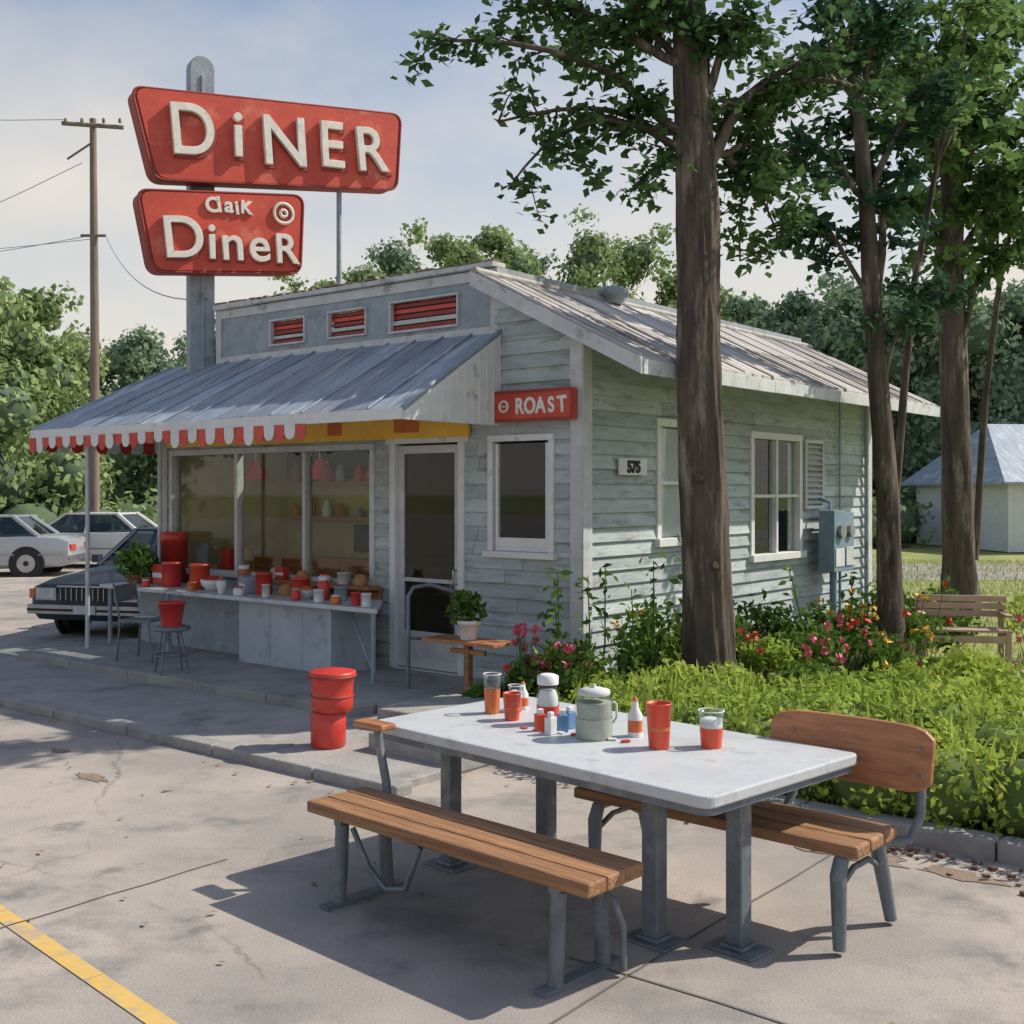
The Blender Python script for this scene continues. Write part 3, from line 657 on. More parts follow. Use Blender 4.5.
mb.tube([(.03+.176*math.cos(t),.176*math.sin(t),.52) for t in [6.283*j/20 for j in range(21)]],.008,5,1,False)
mb.tube([(.03+.158*math.cos(t),.158*math.sin(t),.375) for t in [6.283*j/20 for j in range(21)]],.006,5,1,False)
mb.obj('drum',[m_redpl,m_reddk],e)
mb=MB()
mb.tube([(-1.30,-.9,.14),(-1.30,-.9,.98),(-1.28,-.85,1.06),(-1.2,-.72,1.08),(-1.05,-.5,1.0),(-.98,-.4,.85),(-.98,-.4,.10)],.02,10)
mb.tube([(-1.30,-.9,.6),(-.98,-.4,.55)],.013,8)
mb.obj('handrail',m_steel,loc=C,rot=(0,0,TH))
e=empty('side_table',W(-.66,-.80,.10),TH); mb=MB()
mb.box(-.42,.42,-.16,.16,.50,.53,0); mb.box(-.03,.03,-.03,.03,0,.5,1); mb.box(-.2,.2,-.02,.02,.40,.44,1); mb.box(-.14,.14,-.02,.02,0,.03,1); mb.obj('table_frame',[m_orange,m_wood],e,bevel=.004)
def potted(x,y,z,r,h,n,potm,lm,sp=.16):
    e=empty('potted_plant',W(x,y,z),0); mb=MB(); mb.lathe((0,0,0),[(r*.7,0),(r,h*.8),(r*1.1,h*.8),(r*1.1,h),(r*.9,h),(r*.85,h*.9)],18); mb.obj('pot',potm,e)
    P,N,Sx=lump((0,0,h+sp*.8),(sp,sp,sp),n,.09,.8,.2); leaves_obj('leaves',P,N,Sx,lm,e)
potted(-.66,-.80,.631,.10,.17,240,m_white,m_leafA,.14)
potted(-6.05,-.62,.848,.12,.10,400,m_terr,m_leafA,.20)
potted(-5.85,-.60,.848,.08,.08,150,m_terr,m_leafA,.14)
e=empty('electric_meter',W(.25,4.95,0),TH); mb=MB()
mb.tube([(0,0,0),(0,0,1.0)],.045,10); mb.tube([(.0,.2,0),(0,.2,.95)],.02,8)
mb.box(-.09,.11,-.22,.10,.96,1.70,0); mb.box(-.08,.09,.12,.42,.96,1.68,0); mb.box(.11,.12,-.19,.07,1.02,1.24,1); mb.box(.09,.105,.16,.38,1.02,1.25,1)
v=[(.11,-.05+.09*math.cos(t),1.45+.09*math.sin(t)) for t in [6.283*j/16 for j in range(16)]]; mb.prism(v,(.05,0,0),2)
v=[(.09,.27+.08*math.cos(t),1.45+.08*math.sin(t)) for t in [6.283*j/16 for j in range(16)]]; mb.prism(v,(.05,0,0),2)
mb.tube([(-.02,-.05,1.70),(-.02,-.05,1.80),(-.17,-.05,1.84)],.02,8)
mb.obj('box',[m_meter,m_trim,m_chrome],e,bevel=.006)

# ---------------------------------------------------------------- picnic table + benches
TC=empty('picnic_table',(.39,5.64,0),R(-45))
mb=MB()
o=rounded([(-1.05,-.55),(1.08,-.55),(1.12,.58),(-1.05,.55)],.06)
mb.prism([(p.x,p.y,.70) for p in o],(0,0,.05)); mb.obj('top',m_top,TC,bevel=.008)
mb=MB(); mb.prism([(p.x*.985,p.y*.975,.668) for p in o],(0,0,.031)); mb.obj('top_edge',m_steel,TC)
mb=MB()
for lx,ly in [(.62,-.30),(.93,-.12),(-.75,-.25),(-.40,.10)]:
    mb.box(lx-.04,lx+.04,ly-.04,ly+.04,.012,.668); mb.box(lx-.12,lx+.12,ly-.09,ly+.09,0,.012)
    mb.box(lx-.06,lx+.06,ly-.06,ly+.06,.012,.03)
mb.box(-.79,.97,-.24,-.20,.625,.667); mb.box(-.44,.9,.0,.04,.625,.667)
mb.obj('legs',m_steel,TC,bevel=.006)
BA=empty('park_bench',(-.227,5.07,0),R(-43))
mb=MB()
for i,(y0,y1) in enumerate([(-.18,-.065),(-.060,.055),(.060,.178)]):
    mb.box(-.87,.87+random.uniform(-.005,.012),y0,y1,.405,.462+random.uniform(-.002,.002))
mb.obj('seat',m_wood,BA,bevel=.008)
mb=MB()
for lx in (-.66,.68):
    mb.box(lx-.025,lx+.025,-.16,.16,.375,.404)
    for ly in (-.13,.13):
        mb.tube([(lx,ly,.38),(lx,ly*1.05,.2),(lx,ly*1.15,.02)],.033,12)
    mb.box(lx-.03,lx+.03,-.24,.24,.0,.022)
mb.tube([(-.62,-.10,.36),(-.5,-.1,.2),(-.38,-.1,.13),(-.25,-.1,.16),(-.15,-.1,.37)],.014,8)
mb.tube([(.64,.13,.33),(.75,.13,.3),(.8,.13,.2),(.8,.13,.03)],.014,8)
mb.box(-.6,.6,-.02,.02,.37,.400)
mb.tube([(-.70,.19,.36),(-.74,.21,.5),(-.80,.22,.66),(-.82,.22,.76)],.022,10)
mb.obj('frame',m_steel,BA)
mb=MB(); mb.box(-.93,-.71,.15,.25,.76,.79); mb.obj('armrest',m_orange,BA,bevel=.008)
BB=empty('park_bench',(1.01,5.45,0),R(-41))
mb=MB()
for y0,y1 in [(-.21,-.075),(-.07,.065),(.07,.21)]: mb.box(-.75,.75,y0,y1,.405,.46)
mb.obj('seat',m_wood,BB,bevel=.012)
mb=MB()
N1=18; vs=[]
for i in range(N1+1):
    t=i/N1; x=.08+.80*t; cv=.04*math.sin(math.pi*t); ed=.05*(abs(2*t-1)**9)
    for yo in (0,.035):
        for zz in (.60+ed,.89-ed): vs.append((x,.24+cv+yo+(zz-.6)*.2,zz))
fs=[]
for i in range(N1):
    a=4*i; b=a+4
    fs+= [(a,b,b+1,a+1),(a+2,a+3,b+3,b+2),(a+1,b+1,b+3,a+3),(a,a+2,b+2,b)]
fs+=[(0,1,3,2),(4*N1,4*N1+2,4*N1+3,4*N1+1)]
mb.add(vs,fs); mb.obj('backrest',m_orange,BB,bevel=.012)
mb=MB()
for lx in (-.62,.66):
    mb.tube([(lx,-.19,.385),(lx,.19,.385)],.024,10)
    mb.tube([(lx,-.17,.385),(lx,-.20,.32),(lx+.02,-.23,.02)],[.032,.036,.028],12)
    mb.tube([(lx,.19,.385),(lx,.22,.30),(lx+.04,.25,.02)],[.032,.036,.028],12)
    mb.tube([(lx,-.2,.26),(lx,-.05,.32),(lx,.1,.32),(lx,.22,.26)],.014,8)
for lx in (.20,.82):
    mb.tube([(min(lx,.73)-.08,.1,.385),(lx-.03,.24,.40),(lx,.29,.5),(lx,.30,.62),(lx,.345,.8)],.02,10)
mb.obj('frame',m_steel,BB)
mb=MB()
for x in (.20,.82):
    for z in (.68,.80):
        T=Matrix.Translation((x,.24+.04*math.sin(math.pi*(x-.08)/.80)+(z-.6)*.2-.004,z)); mb.box(-.008,.008,-.003,.003,-.008,.008,0,T)
mb.obj('bolts',m_steel,BB)
def tcup(name,x,y,r,h,kind):
    e=empty(name,(x,y,.751),0); mb=MB()
    if kind=='cup':
        mb.lathe((0,0,0),[(r*.78,0),(r*.8,.01),(r,h*.97),(r*1.03,h*.97),(r*1.03,h),(r*.93,h),(r*.9,h*.9)],24,0); mb.lathe((0,0,h*.86),[(r*.88,0),(r*.88,.004)],20,2)
        mb.lathe((0,0,h*.40),[(r*.885,0),(r*.90,h*.08)],24,3); mb.obj('body',[m_redor,m_white,m_reddk,m_orgliq],e)
    elif kind in('glass','redglass'):
        f=.62 if kind=='glass' else .55
        mb.lathe((0,0,0),[(r*.8,0),(r*(.8+.2*f),h*f)],24,1)
        mb.lathe((0,0,h*f),[(r*(.8+.2*f),0),(r,h*(1-f)),(r*.95,h*(1-f)),(r*(.75+.2*f),.003)],24,0)
        mb.tube([(r*math.cos(t),r*math.sin(t),h) for t in [6.283*j/20 for j in range(21)]],.003,5,2,False)
        if kind=='redglass': mb.lathe((0,0,h*f),[(r*(.78+.2*f),0),(r*.86,h*.22),(r*.5,h*.26)],20,2)
        mb.obj('body',[m_jar,m_orgliq if kind=='glass' else m_redor,m_white],e)
    elif kind=='jar':
        mb.lathe((0,0,0),[(r*.92,0),(r,.02),(r,h*.40)],24,1); mb.lathe((0,0,h*.40),[(r,0),(r,h*.36),(r*.80,h*.44)],24,0); mb.lathe((0,0,h*.40),[(r*.93,0),(r*.93,h*.30)],24,1)
        mb.lathe((0,0,h*.84),[(r*.85,0),(r*.88,h*.03),(r*.85,h*.09),(r*.45,h*.13),(r*.12,h*.14),(r*.14,h*.18),(r*.05,h*.2)],24,2)
        mb.tube([(r*1.0,0,h*.7),(r*1.2,0,h*.66),(r*1.22,0,h*.4),(r*1.0,0,h*.28)],.006,6,2); mb.obj('body',[m_jar,m_sage,m_trim],e)
    elif kind=='bottle':
        mb.lathe((0,0,0),[(r,0),(r,h*.55),(r*.5,h*.72),(r*.4,h*.9)],18,0); mb.lathe((0,0,h*.9),[(r*.45,0),(r*.2,h*.1)],14,1); mb.lathe((0,0,h*.12),[(r*1.02,0),(r*1.02,h*.3)],18,1); mb.obj('body',[m_white,m_orgliq],e)
    elif kind=='tall':
        mb.lathe((0,0,0),[(r*.9,0),(r,.02),(r,h*.36)],20,1); mb.lathe((0,0,h*.36),[(r,0),(r,h*.19),(r*.8,h*.34),(r*.8,h*.42)],20,0); mb.lathe((0,0,h*.36),[(r*.9,0),(r*.9,h*.15),(r*.7,h*.3)],20,2); mb.lathe((0,0,h*.78),[(r*.95,0),(r*.95,h*.16),(r*.6,h*.2)],20,2); mb.obj('body',[m_jar,m_redpl,m_white],e)
tcup('drinking_glass',-.107,6.2,.048,.21,'glass'); tcup('paper_cup',-.0,6.02,.048,.14,'cup'); tcup('condiment_jar',.184,5.92,.058,.26,'tall')
tcup('lidded_jar',.397,5.58,.09,.25,'jar'); tcup('squeeze_bottle',.60,5.62,.036,.19,'bottle'); tcup('paper_cup',.683,5.36,.06,.21,'cup'); tcup('drinking_glass',.93,5.38,.06,.17,'redglass')
tcup('squeeze_bottle',.06,6.32,.03,.15,'bottle'); tcup('drinking_glass',.02,6.25,.04,.14,'redglass')
for x,y,mm in ((.25,5.72,m_blue),(.19,5.66,m_white),(.29,5.80,m_blue),(.14,5.74,m_redor)):
    mb=MB(); mb.box(-.026,.026,-.02,.02,0,.085,0); mb.box(-.015,.015,-.012,.012,.085,.11,1); mb.obj('salt_shaker',[mm,m_white],loc=(x,y,.751),rot=(0,0,random.uniform(0,1)),bevel=.004)
mb=MB()
for i in range(9): 
    T=Matrix.Translation((.06+.06*i,5.80-.04*i,.753))@Matrix.Rotation(random.uniform(0,3),4,'Z'); mb.box(-.02,.02,-.012,.012,0,.004+.0006*i,i%2,T)
mb.obj('sugar_packets',[m_redpl,m_white])

# ---------------------------------------------------------------- cars
def car(name,loc,rz,paint,L=4.7,w=.9,boxy=True):
    e=empty(name,loc,rz)
    st=[(2.35,.80,.60,.55,.34),(2.30,.86,.74,.70,.28),(1.9,.895,.81,.77,.22),(1.3,.90,.86,.82,.2),(.85,.90,.91,.87,.2),(0,.905,.92,.89,.2),(-1.0,.905,.93,.90,.2),(-1.5,.90,.95,.91,.2),(-2.1,.885,.92,.88,.24),(-2.31,.86,.84,.80,.28),(-2.35,.81,.68,.64,.36)]
    mb=MB(); vs=[]; n=13
    for x,hw,zt,zb,z0 in st:
        half=[(0,z0),(hw*.88,z0),(hw*.97,z0+.08),(hw,(z0+zb)/2-.05),(hw*1.0,(z0+zb)/2+.12),(hw*.95,zb),(hw*.8,zt-.008),(0,zt)]
        ring=half+[(-y,z) for y,z in half[-2:0:-1]]
        n=len(ring); vs+=[(x*L/4.7,y,z) for y,z in ring]
    fs=[]
    for i in range(len(st)-1):
        for k in range(n): fs.append((i*n+k,(i+1)*n+k,(i+1)*n+(k+1)%n,i*n+(k+1)%n))
    fs+= [tuple(range(n)),tuple(reversed(range((len(st)-1)*n,len(st)*n)))]
    mb.add(vs,fs,0,True)
    r0,r1,wt,zt=.28,-1.05,.62,1.38
    mb.prism([(r0,-wt,zt-.03),(r0,wt,zt-.03),(r1,wt,zt-.03),(r1,-wt,zt-.03)],(0,0,.035),0)
    for sy in (-1,1):
        mb.tube([(.95,sy*.80,.89),(r0,sy*wt,zt-.01)],.028,6); mb.tube([(-1.65,sy*.78,.92),(r1,sy*wt,zt-.01)],.05,6)
        mb.tube([(-.3,sy*.83,.9),(-.33,sy*(wt+.01),zt-.01)],.028,6); mb.tube([(r0,sy*wt,zt-.01),(r1,sy*wt,zt-.01)],.022,6)
        mb.box(.72,.84,sy*.92-.05,sy*.92+.05,.92,1.03,0)
    mb.obj('body',paint,e,split=38)
    mb=MB(); b0,b1,wb,zb=.93,-1.62,.79,.88
    v=[(b0,-wb,zb),(b0,wb,zb),(b1,wb,zb),(b1,-wb,zb),(r0,-wt+.01,zt-.03),(r0,wt-.01,zt-.03),(r1,wt-.01,zt-.03),(r1,-wt+.01,zt-.03)]
    mb.add(v,[(0,1,5,4),(1,2,6,5),(2,3,7,6),(3,0,4,7)]); mb.obj('glass',m_carglass,e)
    mb=MB()
    for sy in (-1,1):
        mb.box(-.25,.25,sy*.38-.24,sy*.38+.24,.5,.93); mb.box(-.38,-.22,sy*.38-.22,sy*.38+.22,.93,1.12)
    mb.obj('seats',m_black,e)
    mb=MB()
    for x in (1.42,-1.42):
        for sy in (-1,1):
            def cyl(r,y0,y1,mi):
                c=[(x+r*math.cos(t),y0,.32+r*math.sin(t)) for t in [6.283*j/28 for j in range(28)]]; mb.prism(c,(0,y1-y0,0),mi)
            cyl(.385,sy*.86,sy*.908,0); cyl(.32,sy*.75,sy*.925,0); cyl(.20,sy*.85,sy*.932,1); cyl(.06,sy*.85,sy*.94,0)
    mb.obj('wheels',[m_black,m_chrome],e)
    mb=MB()
    mb.box(2.33,2.43,-.84,.84,.36,.48,0); mb.box(2.40,2.44,-.84,.84,.40,.43,1)
    mb.box(-2.43,-2.33,-.84,.84,.38,.50,0)
    mb.box(2.325,2.362,-.42,.42,.52,.70,1)
    for i in range(11): mb.box(2.362,2.372,-.40+i*.078,-.385+i*.078,.53,.69,0)
    mb.box(2.355,2.38,-.44,.44,.70,.725,0)
    for sy in (-1,1):
        mb.box(2.30,2.358,sy*.62-.15,sy*.62+.15,.53,.69,0); mb.box(2.358,2.366,sy*.62-.13,sy*.62+.13,.55,.67,2); mb.box(2.22,2.335,sy*.84-.04,sy*.84+.04,.55,.67,3)
        mb.box(-2.37,-2.33,sy*.6-.2,sy*.6+.2,.6,.74,4); mb.box(-2.2,2.2,sy*.905-.008,sy*.905+.008,.50,.525,0)
        mb.box(-.05,.1,sy*.905-.02,sy*.905+.02,.78,.80,0)
    mb.box(2.43,2.445,-.16,.16,.37,.47,2)
    mb.obj('trim',[m_chrome,m_black,m_trim,m_orgliq,m_redpl],e,bevel=.004)
m_pd=M('car_paint_navy',(.035,.055,.085),(.025,.04,.065),3,.45,metal=0,coat=.1,spec=.3)
m_ps=M('car_paint_silver',(.42,.44,.47),(.38,.40,.43),3,.3,metal=.3,coat=.4)
m_pw=M('car_paint_white',(.66,.66,.64),(.6,.6,.58),3,.3,coat=.4)
_h=R(-104); _f=Vector((-5.42,14.7,0)); _c=_f-Vector((math.cos(_h),math.sin(_h),0))*2.38
car('parked_car',_c,_h,m_pd)
car('parked_car',(-12.4,26.6,-.02),R(186),m_ps)
car('parked_car',(-10.9,29.6,-.02),R(176),m_pw)

# ---------------------------------------------------------------- utility pole
e=empty('utility_pole',(-11.6,32,0),0); mb=MB()
mb.tube([(0,0,-.1),(.02,0,6),(-.03,0,12.25)],[.15,.12,.09],12); mb.tube([(-.85,-.1,12.1),(.85,-.1,11.98)],.06,6)
for x in (-.75,-.3,.3,.75): mb.lathe((x,-.1,12.1),[(.03,0),(.05,.05),(.04,.12),(.01,.15)],8)
mb.tube([(-.7,-.12,11.1),(0,-.05,11.6)],.03,6); mb.tube([(-.35,-.05,9.0),(.35,-.05,9.0)],.04,6)
mb.obj('pole',m_pole,e)
mb=MB()
def wire(a,b,sag):
    a=Vector(a); b=Vector(b); mb.tube([a.lerp(b,t)-Vector((0,0,sag*4*t*(1-t))) for t in [i/12 for i in range(13)]],.011,4,0,False)
wire((-.75,-.1,12.2),(-20,3,15.2),.6); wire((-.3,-.1,11.0),(-20,2,6.0),1); wire((0,-.1,9.0),(-20,0,7.6),.6); wire((0,-.1,8.9),(-20,0,8.9),.6)
wire((.35,-.1,9.0),(8.0,-18.4,4.2),.5)
mb.obj('wires',m_trimd,e)

# ---------------------------------------------------------------- trees
def limb(mb,acc,p0,p1,r0,nt=9,nl=22,ls=.13,spread=.33,arch=.25,droop=.3,start=.35):
    p0=Vector(p0); p1=Vector(p1); d=p1-p0; Ld=d.length
    pts=[];rs=[]; ph=random.uniform(0,6)
    for i in range(9):
        t=i/8; q=p0+d*t+Vector((math.sin(ph+t*5)*.05*Ld,math.cos(ph+t*4)*.05*Ld,arch*math.sin(math.pi*t)))*min(1,t*3)
        pts.append(q); rs.append(r0*(1-.85*t)+.005)
    mb.tube(pts,rs,7,0,True)
    for k in range(nt):
        t=start+(1-start)*k/(nt-1); i=min(int(t*8),7); q=pts[i].lerp(pts[i+1],t*8-i)
        dv=Vector((random.gauss(0,1),random.gauss(0,1),random.gauss(.1,.6))).normalized()*random.uniform(.6,1.5)*spread
        e_=q+dv+Vector((0,0,-droop*spread*.5)); mb.tube([q,(q+e_)/2+Vector((0,0,.04)),e_],[.012,.008,.004],4,0,False)
        P=[];
        for j in range(nl):
            u=random.random()**.7; b=q.lerp(e_,u); P.append((b.x+random.gauss(0,.075),b.y+random.gauss(0,.075),b.z+random.gauss(0,.06)))
        P=np.array(P); N=rng.normal(size=(nl,3))*.6+np.array([0,0,.9]); acc.append((P,N,ls*(.6+.7*rng.random(nl))))
def flush(name,acc,mat,par,width=.3):
    leaves_obj(name,np.concatenate([a[0] for a in acc]),np.concatenate([a[1] for a in acc]),np.concatenate([a[2] for a in acc]),mat,par,width)
e=empty('shade_tree',(0,0,0)); mb=MB(); acc=[]
tp=[(1.74,9.98,-.05),(1.73,10,.15),(1.71,10,.5),(1.69,10.02,1.2),(1.66,10.03,2.0),(1.63,10.0,2.8),(1.62,10,3.6),(1.61,10.02,4.4),(1.58,10.05,5.2),(1.55,10.05,6.1),(1.5,10.1,7.0),(1.45,10.1,7.9)]
tpp=[];rr=[];base=[.34,.275,.225,.20,.195,.185,.18,.185,.155,.14,.10,.05]
for i in range(len(tp)-1):
    for k in range(8): 
        t=k/8; tpp.append(Vector(tp[i]).lerp(Vector(tp[i+1]),t)); rr.append(base[i]*(1-t)+base[i+1]*t)
mb.tube(tpp,rr,64,0,True,.085)
for z,a in ((2.05,-1.9),(2.9,-2.4),(1.3,-1.2)):
    c=Vector((1.66+.17*math.cos(a),10.02+.17*math.sin(a),z))
    mb.tube([c,c+Vector((math.cos(a)*.05,math.sin(a)*.05,.01))],[.055,.03],10)
def pm(u,v,Y): return (( u-512)/1153*Y, Y, 1.95+(490-v)/1153*Y)
L1=[((1.59,10,5.0),pm(455,45,9.6),.045,12,34),((1.55,10,5.6),pm(490,10,10),.04,12,34),((1.6,10,4.9),pm(505,125,9.8),.035,9,32),
((1.3,9.98,5.1),pm(510,188,9.7),.022,6,34),((1.4,10,5.05),pm(575,165,9.9),.022,7,36),((1.6,10,4.6),pm(640,185,10.3),.025,7,36),
((1.55,10,5.6),pm(585,45,10.4),.04,11,42),((1.55,10,5.8),pm(640,20,9.7),.035,11,40),((1.55,10,5.9),pm(540,-20,10.2),.04,9,36),
((1.66,10,4.7),pm(830,45,10.3),.055,9,32),((1.66,10,4.7),pm(770,110,10.6),.03,9,42),((1.8,10.1,4.9),pm(795,195,10.8),.028,8,48),
((1.9,10.2,4.95),pm(745,262,11.0),.02,7,46),((1.7,10,5.4),pm(740,30,9.8),.04,11,42),((1.6,10,6.2),pm(800,-20,10.2),.04,10,36),
((1.6,10,5.2),pm(880,100,10.6),.04,10,38),((1.9,10.2,4.9),pm(775,240,10.9),.02,7,44),((1.5,10.1,7),(1.2,10.6,8.3),.06,8,24)]
for a,b,r,nt,nl in L1: limb(mb,acc,a,b,r,nt,nl,.112,.32)
mb.obj('trunk',m_bark,e); flush('foliage',acc,m_leafT,e,.32)
def tree(name,x,y,pts,rs,limbs,mat,ls,spread,nt=11,nl=34,n=14):
    e=empty(name,(0,0,0)); mb=MB(); acc=[]
    tpp=[];rr=[]
    for i in range(len(pts)-1):
        for k in range(6): t=k/6; tpp.append(Vector(pts[i]).lerp(Vector(pts[i+1]),t)); rr.append(rs[i]*(1-t)+rs[i+1]*t)
    mb.tube(tpp,rr,n,0,True,.07)
    for a,b,r in limbs: limb(mb,acc,a,b,r,nt,nl,ls,spread,start=.3)
    mb.obj('trunk',m_bark,e); flush('foliage',acc,mat,e,.32)
Y=12.6
t2=[pm(891,670,Y),pm(890,600,Y),pm(888,500,Y),pm(880,400,Y),pm(872,300,Y),pm(866,200,Y),pm(858,100,Y),pm(850,20,Y)]
lim2=[(t2[4],pm(800,215,12.4),.03),(t2[4],pm(905,170,12.8),.05),(t2[5],pm(780,150,12.2),.035),(t2[5],pm(930,90,12.6),.045),(t2[6],pm(790,70,12.9),.04),(t2[6],pm(900,20,12.4),.04),(t2[6],pm(830,-20,12.6),.04),
(t2[5],pm(845,130,13.2),.03),(t2[7],pm(860,-40,12.9),.04),(t2[3],pm(935,285,12.7),.02)]
tree('shade_tree',0,0,t2,[.17,.13,.12,.11,.10,.085,.07,.04],lim2,m_leafD,.14,.42,9,44,24)
t2b=[pm(897,480,12.8),pm(905,380,12.9),pm(915,280,13.0),pm(938,160,13.1),pm(960,60,13.2)]
tree('sapling_tree',0,0,[pm(889,560,12.7)]+t2b,[.04,.05,.045,.04,.03,.02],[(t2b[3],pm(990,60,13.2),.02),(t2b[3],pm(915,60,13.2),.02),(t2b[4],pm(985,0,13),.02)],m_leafR,.14,.4,8,30,8)
Y=19.2
t3=[pm(961,607,Y),pm(959,560,Y),pm(957,450,Y),pm(953,350,Y),pm(950,270,Y),pm(952,180,Y),pm(950,90,Y),pm(945,0,Y)]
lim3=[]
for (s,u,v,yy) in [(3,1010,240,19),(4,890,200,19),(4,1030,160,18.5),(5,880,130,19.5),(5,1020,90,19),(5,930,60,18),(6,1040,30,19.4),(6,870,50,19),(6,980,10,18.4),(7,900,-20,19),(5,1060,200,19.5),(6,920,120,20),(6,1000,140,20),(5,960,150,17.8),(5,1080,120,19)]:
    lim3.append((t3[s],pm(u,v,yy),.06))
tree('shade_tree',0,0,t3,[.34,.26,.23,.22,.21,.18,.14,.08],lim3,m_leafR,.22,.75,11,46,24)
t4=[pm(975,560,20),pm(985,400,20),pm(1000,280,20),pm(1022,180,20)]
tree('sapling_tree',0,0,t4,[.07,.06,.05,.03],[(t4[2],pm(1040,200,20),.03),(t4[2],pm(985,200,20.5),.03)],m_leafR,.22,.6,8,26,8)

# ---------------------------------------------------------------- distant trees
def blob(mb,c,r,mi=0):
    n=10; vs=[];fs=[]
    for i in range(1,7):
        th=math.pi*i/7
        for k in range(n):
            a=6.283*k/n; q=random.uniform(.85,1.05); vs.append((c[0]+r[0]*q*math.sin(th)*math.cos(a),c[1]+r[1]*q*math.sin(th)*math.sin(a),c[2]+r[2]*q*math.cos(th)))
    for i in range(5):
        for k in range(n): fs.append((i*n+k,(i+1)*n+k,(i+1)*n+(k+1)%n,i*n+(k+1)%n))
    fs+=[tuple(range(n)),tuple(reversed(range(5*n,6*n)))]
    mb.add(vs,fs,mi,True)
def mass(name,lst,mat,size=.42,dens=210,wid=4.2):
    e=empty(name); mb=MB(); acc=[]
    for u,Y,tv in lst:
        x=(u-512)/1153*Y; top=1.95+(490-tv)/1153*Y
        mb.tube([(x,Y,0),(x,Y,top*.6)],[.25,.12],7,1)
        nl=15
        for i in range(nl):
            f=(i+.5)/nl; z=top*(.14+.80*f); rad=wid*math.sqrt(max(.05,1-(abs(f-.40)/.66)**2))*.62
            a=random.uniform(0,6.28); q=rad*random.uniform(.35,1); r=random.uniform(1.1,1.9)*(1.1-.35*f)
            c=(x+q*math.cos(a),Y+q*math.sin(a)*.8,min(z,top-r*.8)); rd=(r,r,r*.78)
            blob(mb,c,(rd[0]*.72,rd[1]*.72,rd[2]*.72)); acc.append(lump(c,rd,dens,size,.5,.75))
        for i in range(12):
            a=random.uniform(0,6.28); z=top*random.uniform(.3,1.0); q=wid*random.uniform(.5,.95)*(1.1-.7*z/top)
            c=(x+q*math.cos(a),Y+q*math.sin(a),z); acc.append(lump(c,(.8,.8,.6),80,size*.9,.9,.1))
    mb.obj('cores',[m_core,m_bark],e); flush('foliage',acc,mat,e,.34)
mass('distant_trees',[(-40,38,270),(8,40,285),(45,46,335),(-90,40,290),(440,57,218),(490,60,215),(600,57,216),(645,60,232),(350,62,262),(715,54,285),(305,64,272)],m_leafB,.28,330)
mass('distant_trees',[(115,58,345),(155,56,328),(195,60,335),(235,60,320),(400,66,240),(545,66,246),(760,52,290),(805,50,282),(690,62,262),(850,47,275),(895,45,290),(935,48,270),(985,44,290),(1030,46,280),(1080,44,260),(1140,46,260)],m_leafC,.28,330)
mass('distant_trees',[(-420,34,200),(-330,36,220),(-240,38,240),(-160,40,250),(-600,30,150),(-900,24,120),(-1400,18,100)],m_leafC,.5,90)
acc=[]; mb=MB(); e=empty('hedgerow')
for u in range(-60,1120,22):
    Y=random.uniform(38,43); x=(u-512)/1153*Y; r=random.uniform(1.0,1.7)
    if 925<u<1080: continue
    c=(x,Y,r*.55); blob(mb,c,(r*.8,r*.8,r*.6)); acc.append(lump(c,(r*1.15,r,r*.85),170,.28,.6,.75))
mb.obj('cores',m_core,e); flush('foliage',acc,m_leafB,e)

# ---------------------------------------------------------------- cottage
e=empty('cottage',(17.9,38.5,0),R(8)); mb=MB()
mb.box(-2.6,6,-2,4,0,2.25,0); mb.prism([(-3.0,-2.4,2.2),(6.4,-2.4,2.2),(6.0,1.0,4.2),(-1.6,1.0,4.2)],(0,0,-.08),1); mb.prism([(-3.0,4.4,2.2),(6.4,4.4,2.2),(6.0,1.0,4.2),(-1.6,1.0,4.2)],(0,0,-.08),1)
mb.prism([(-3.0,-2.4,2.2),(-1.6,1.0,4.2),(-3.0,4.4,2.2)],(0,0,-.08),1)
for gx in (-1.0,3.0):
    mb.prism([(gx-.9,-2.6,2.25),(gx+.9,-2.6,2.25),(gx,-2.6,3.3)],(0,1.6,0),0); mb.prism([(gx-1.1,-2.7,2.15),(gx,-2.7,3.4),(gx,-2.7,3.5),(gx-1.25,-2.7,2.15)],(0,1.8,0),1); mb.prism([(gx+1.1,-2.7,2.15),(gx,-2.7,3.4),(gx,-2.7,3.5),(gx+1.25,-2.7,2.15)],(0,1.8,0),1)
mb.box(-1.9,-1.2,-2.03,-2.001,.9,1.7,2); mb.box(.2,1.0,-2.03,-2.001,0,1.95,2); mb.box(-2.7,-2.55,-2.1,-2.0,0,2.25,0); mb.box(-2.63,-2.601,.2,1.2,.9,1.7,2)
mb.obj('house',[m_white,m_canopy,m_trimd],e)

# ---------------------------------------------------------------- hedge
e=empty('garden_hedge'); acc=[]; mb=MB()
x=1.35
while x<9:
    for y0 in (-1.75,-1.2,-.65):
        p=W(x+random.uniform(-.1,.1),y0+random.uniform(-.08,.08),0); h=random.uniform(.26,.38)
        if x<1.9: h*=.75
        blob(mb,(p.x,p.y,.22),(.30,.30,h*.9)); acc.append(lump((p.x,p.y,.26),(.38,.38,h*1.15),620,.055,.6,.80))
    x+=.42
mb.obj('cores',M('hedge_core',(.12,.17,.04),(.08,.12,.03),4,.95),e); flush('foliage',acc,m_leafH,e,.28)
n=3200; xs=rng.uniform(1.2,9,n); ys=rng.uniform(-2.0,-.4,n)
P=np.array([W(a,b,0)[:] for a,b in zip(xs,ys)]); P[:,2]=rng.uniform(.05,.48,n)
up=np.tile([0,0,1.0],(n,1))+rng.normal(size=(n,3))*.35; N=rng.normal(size=(n,3)); N[:,2]*=.2
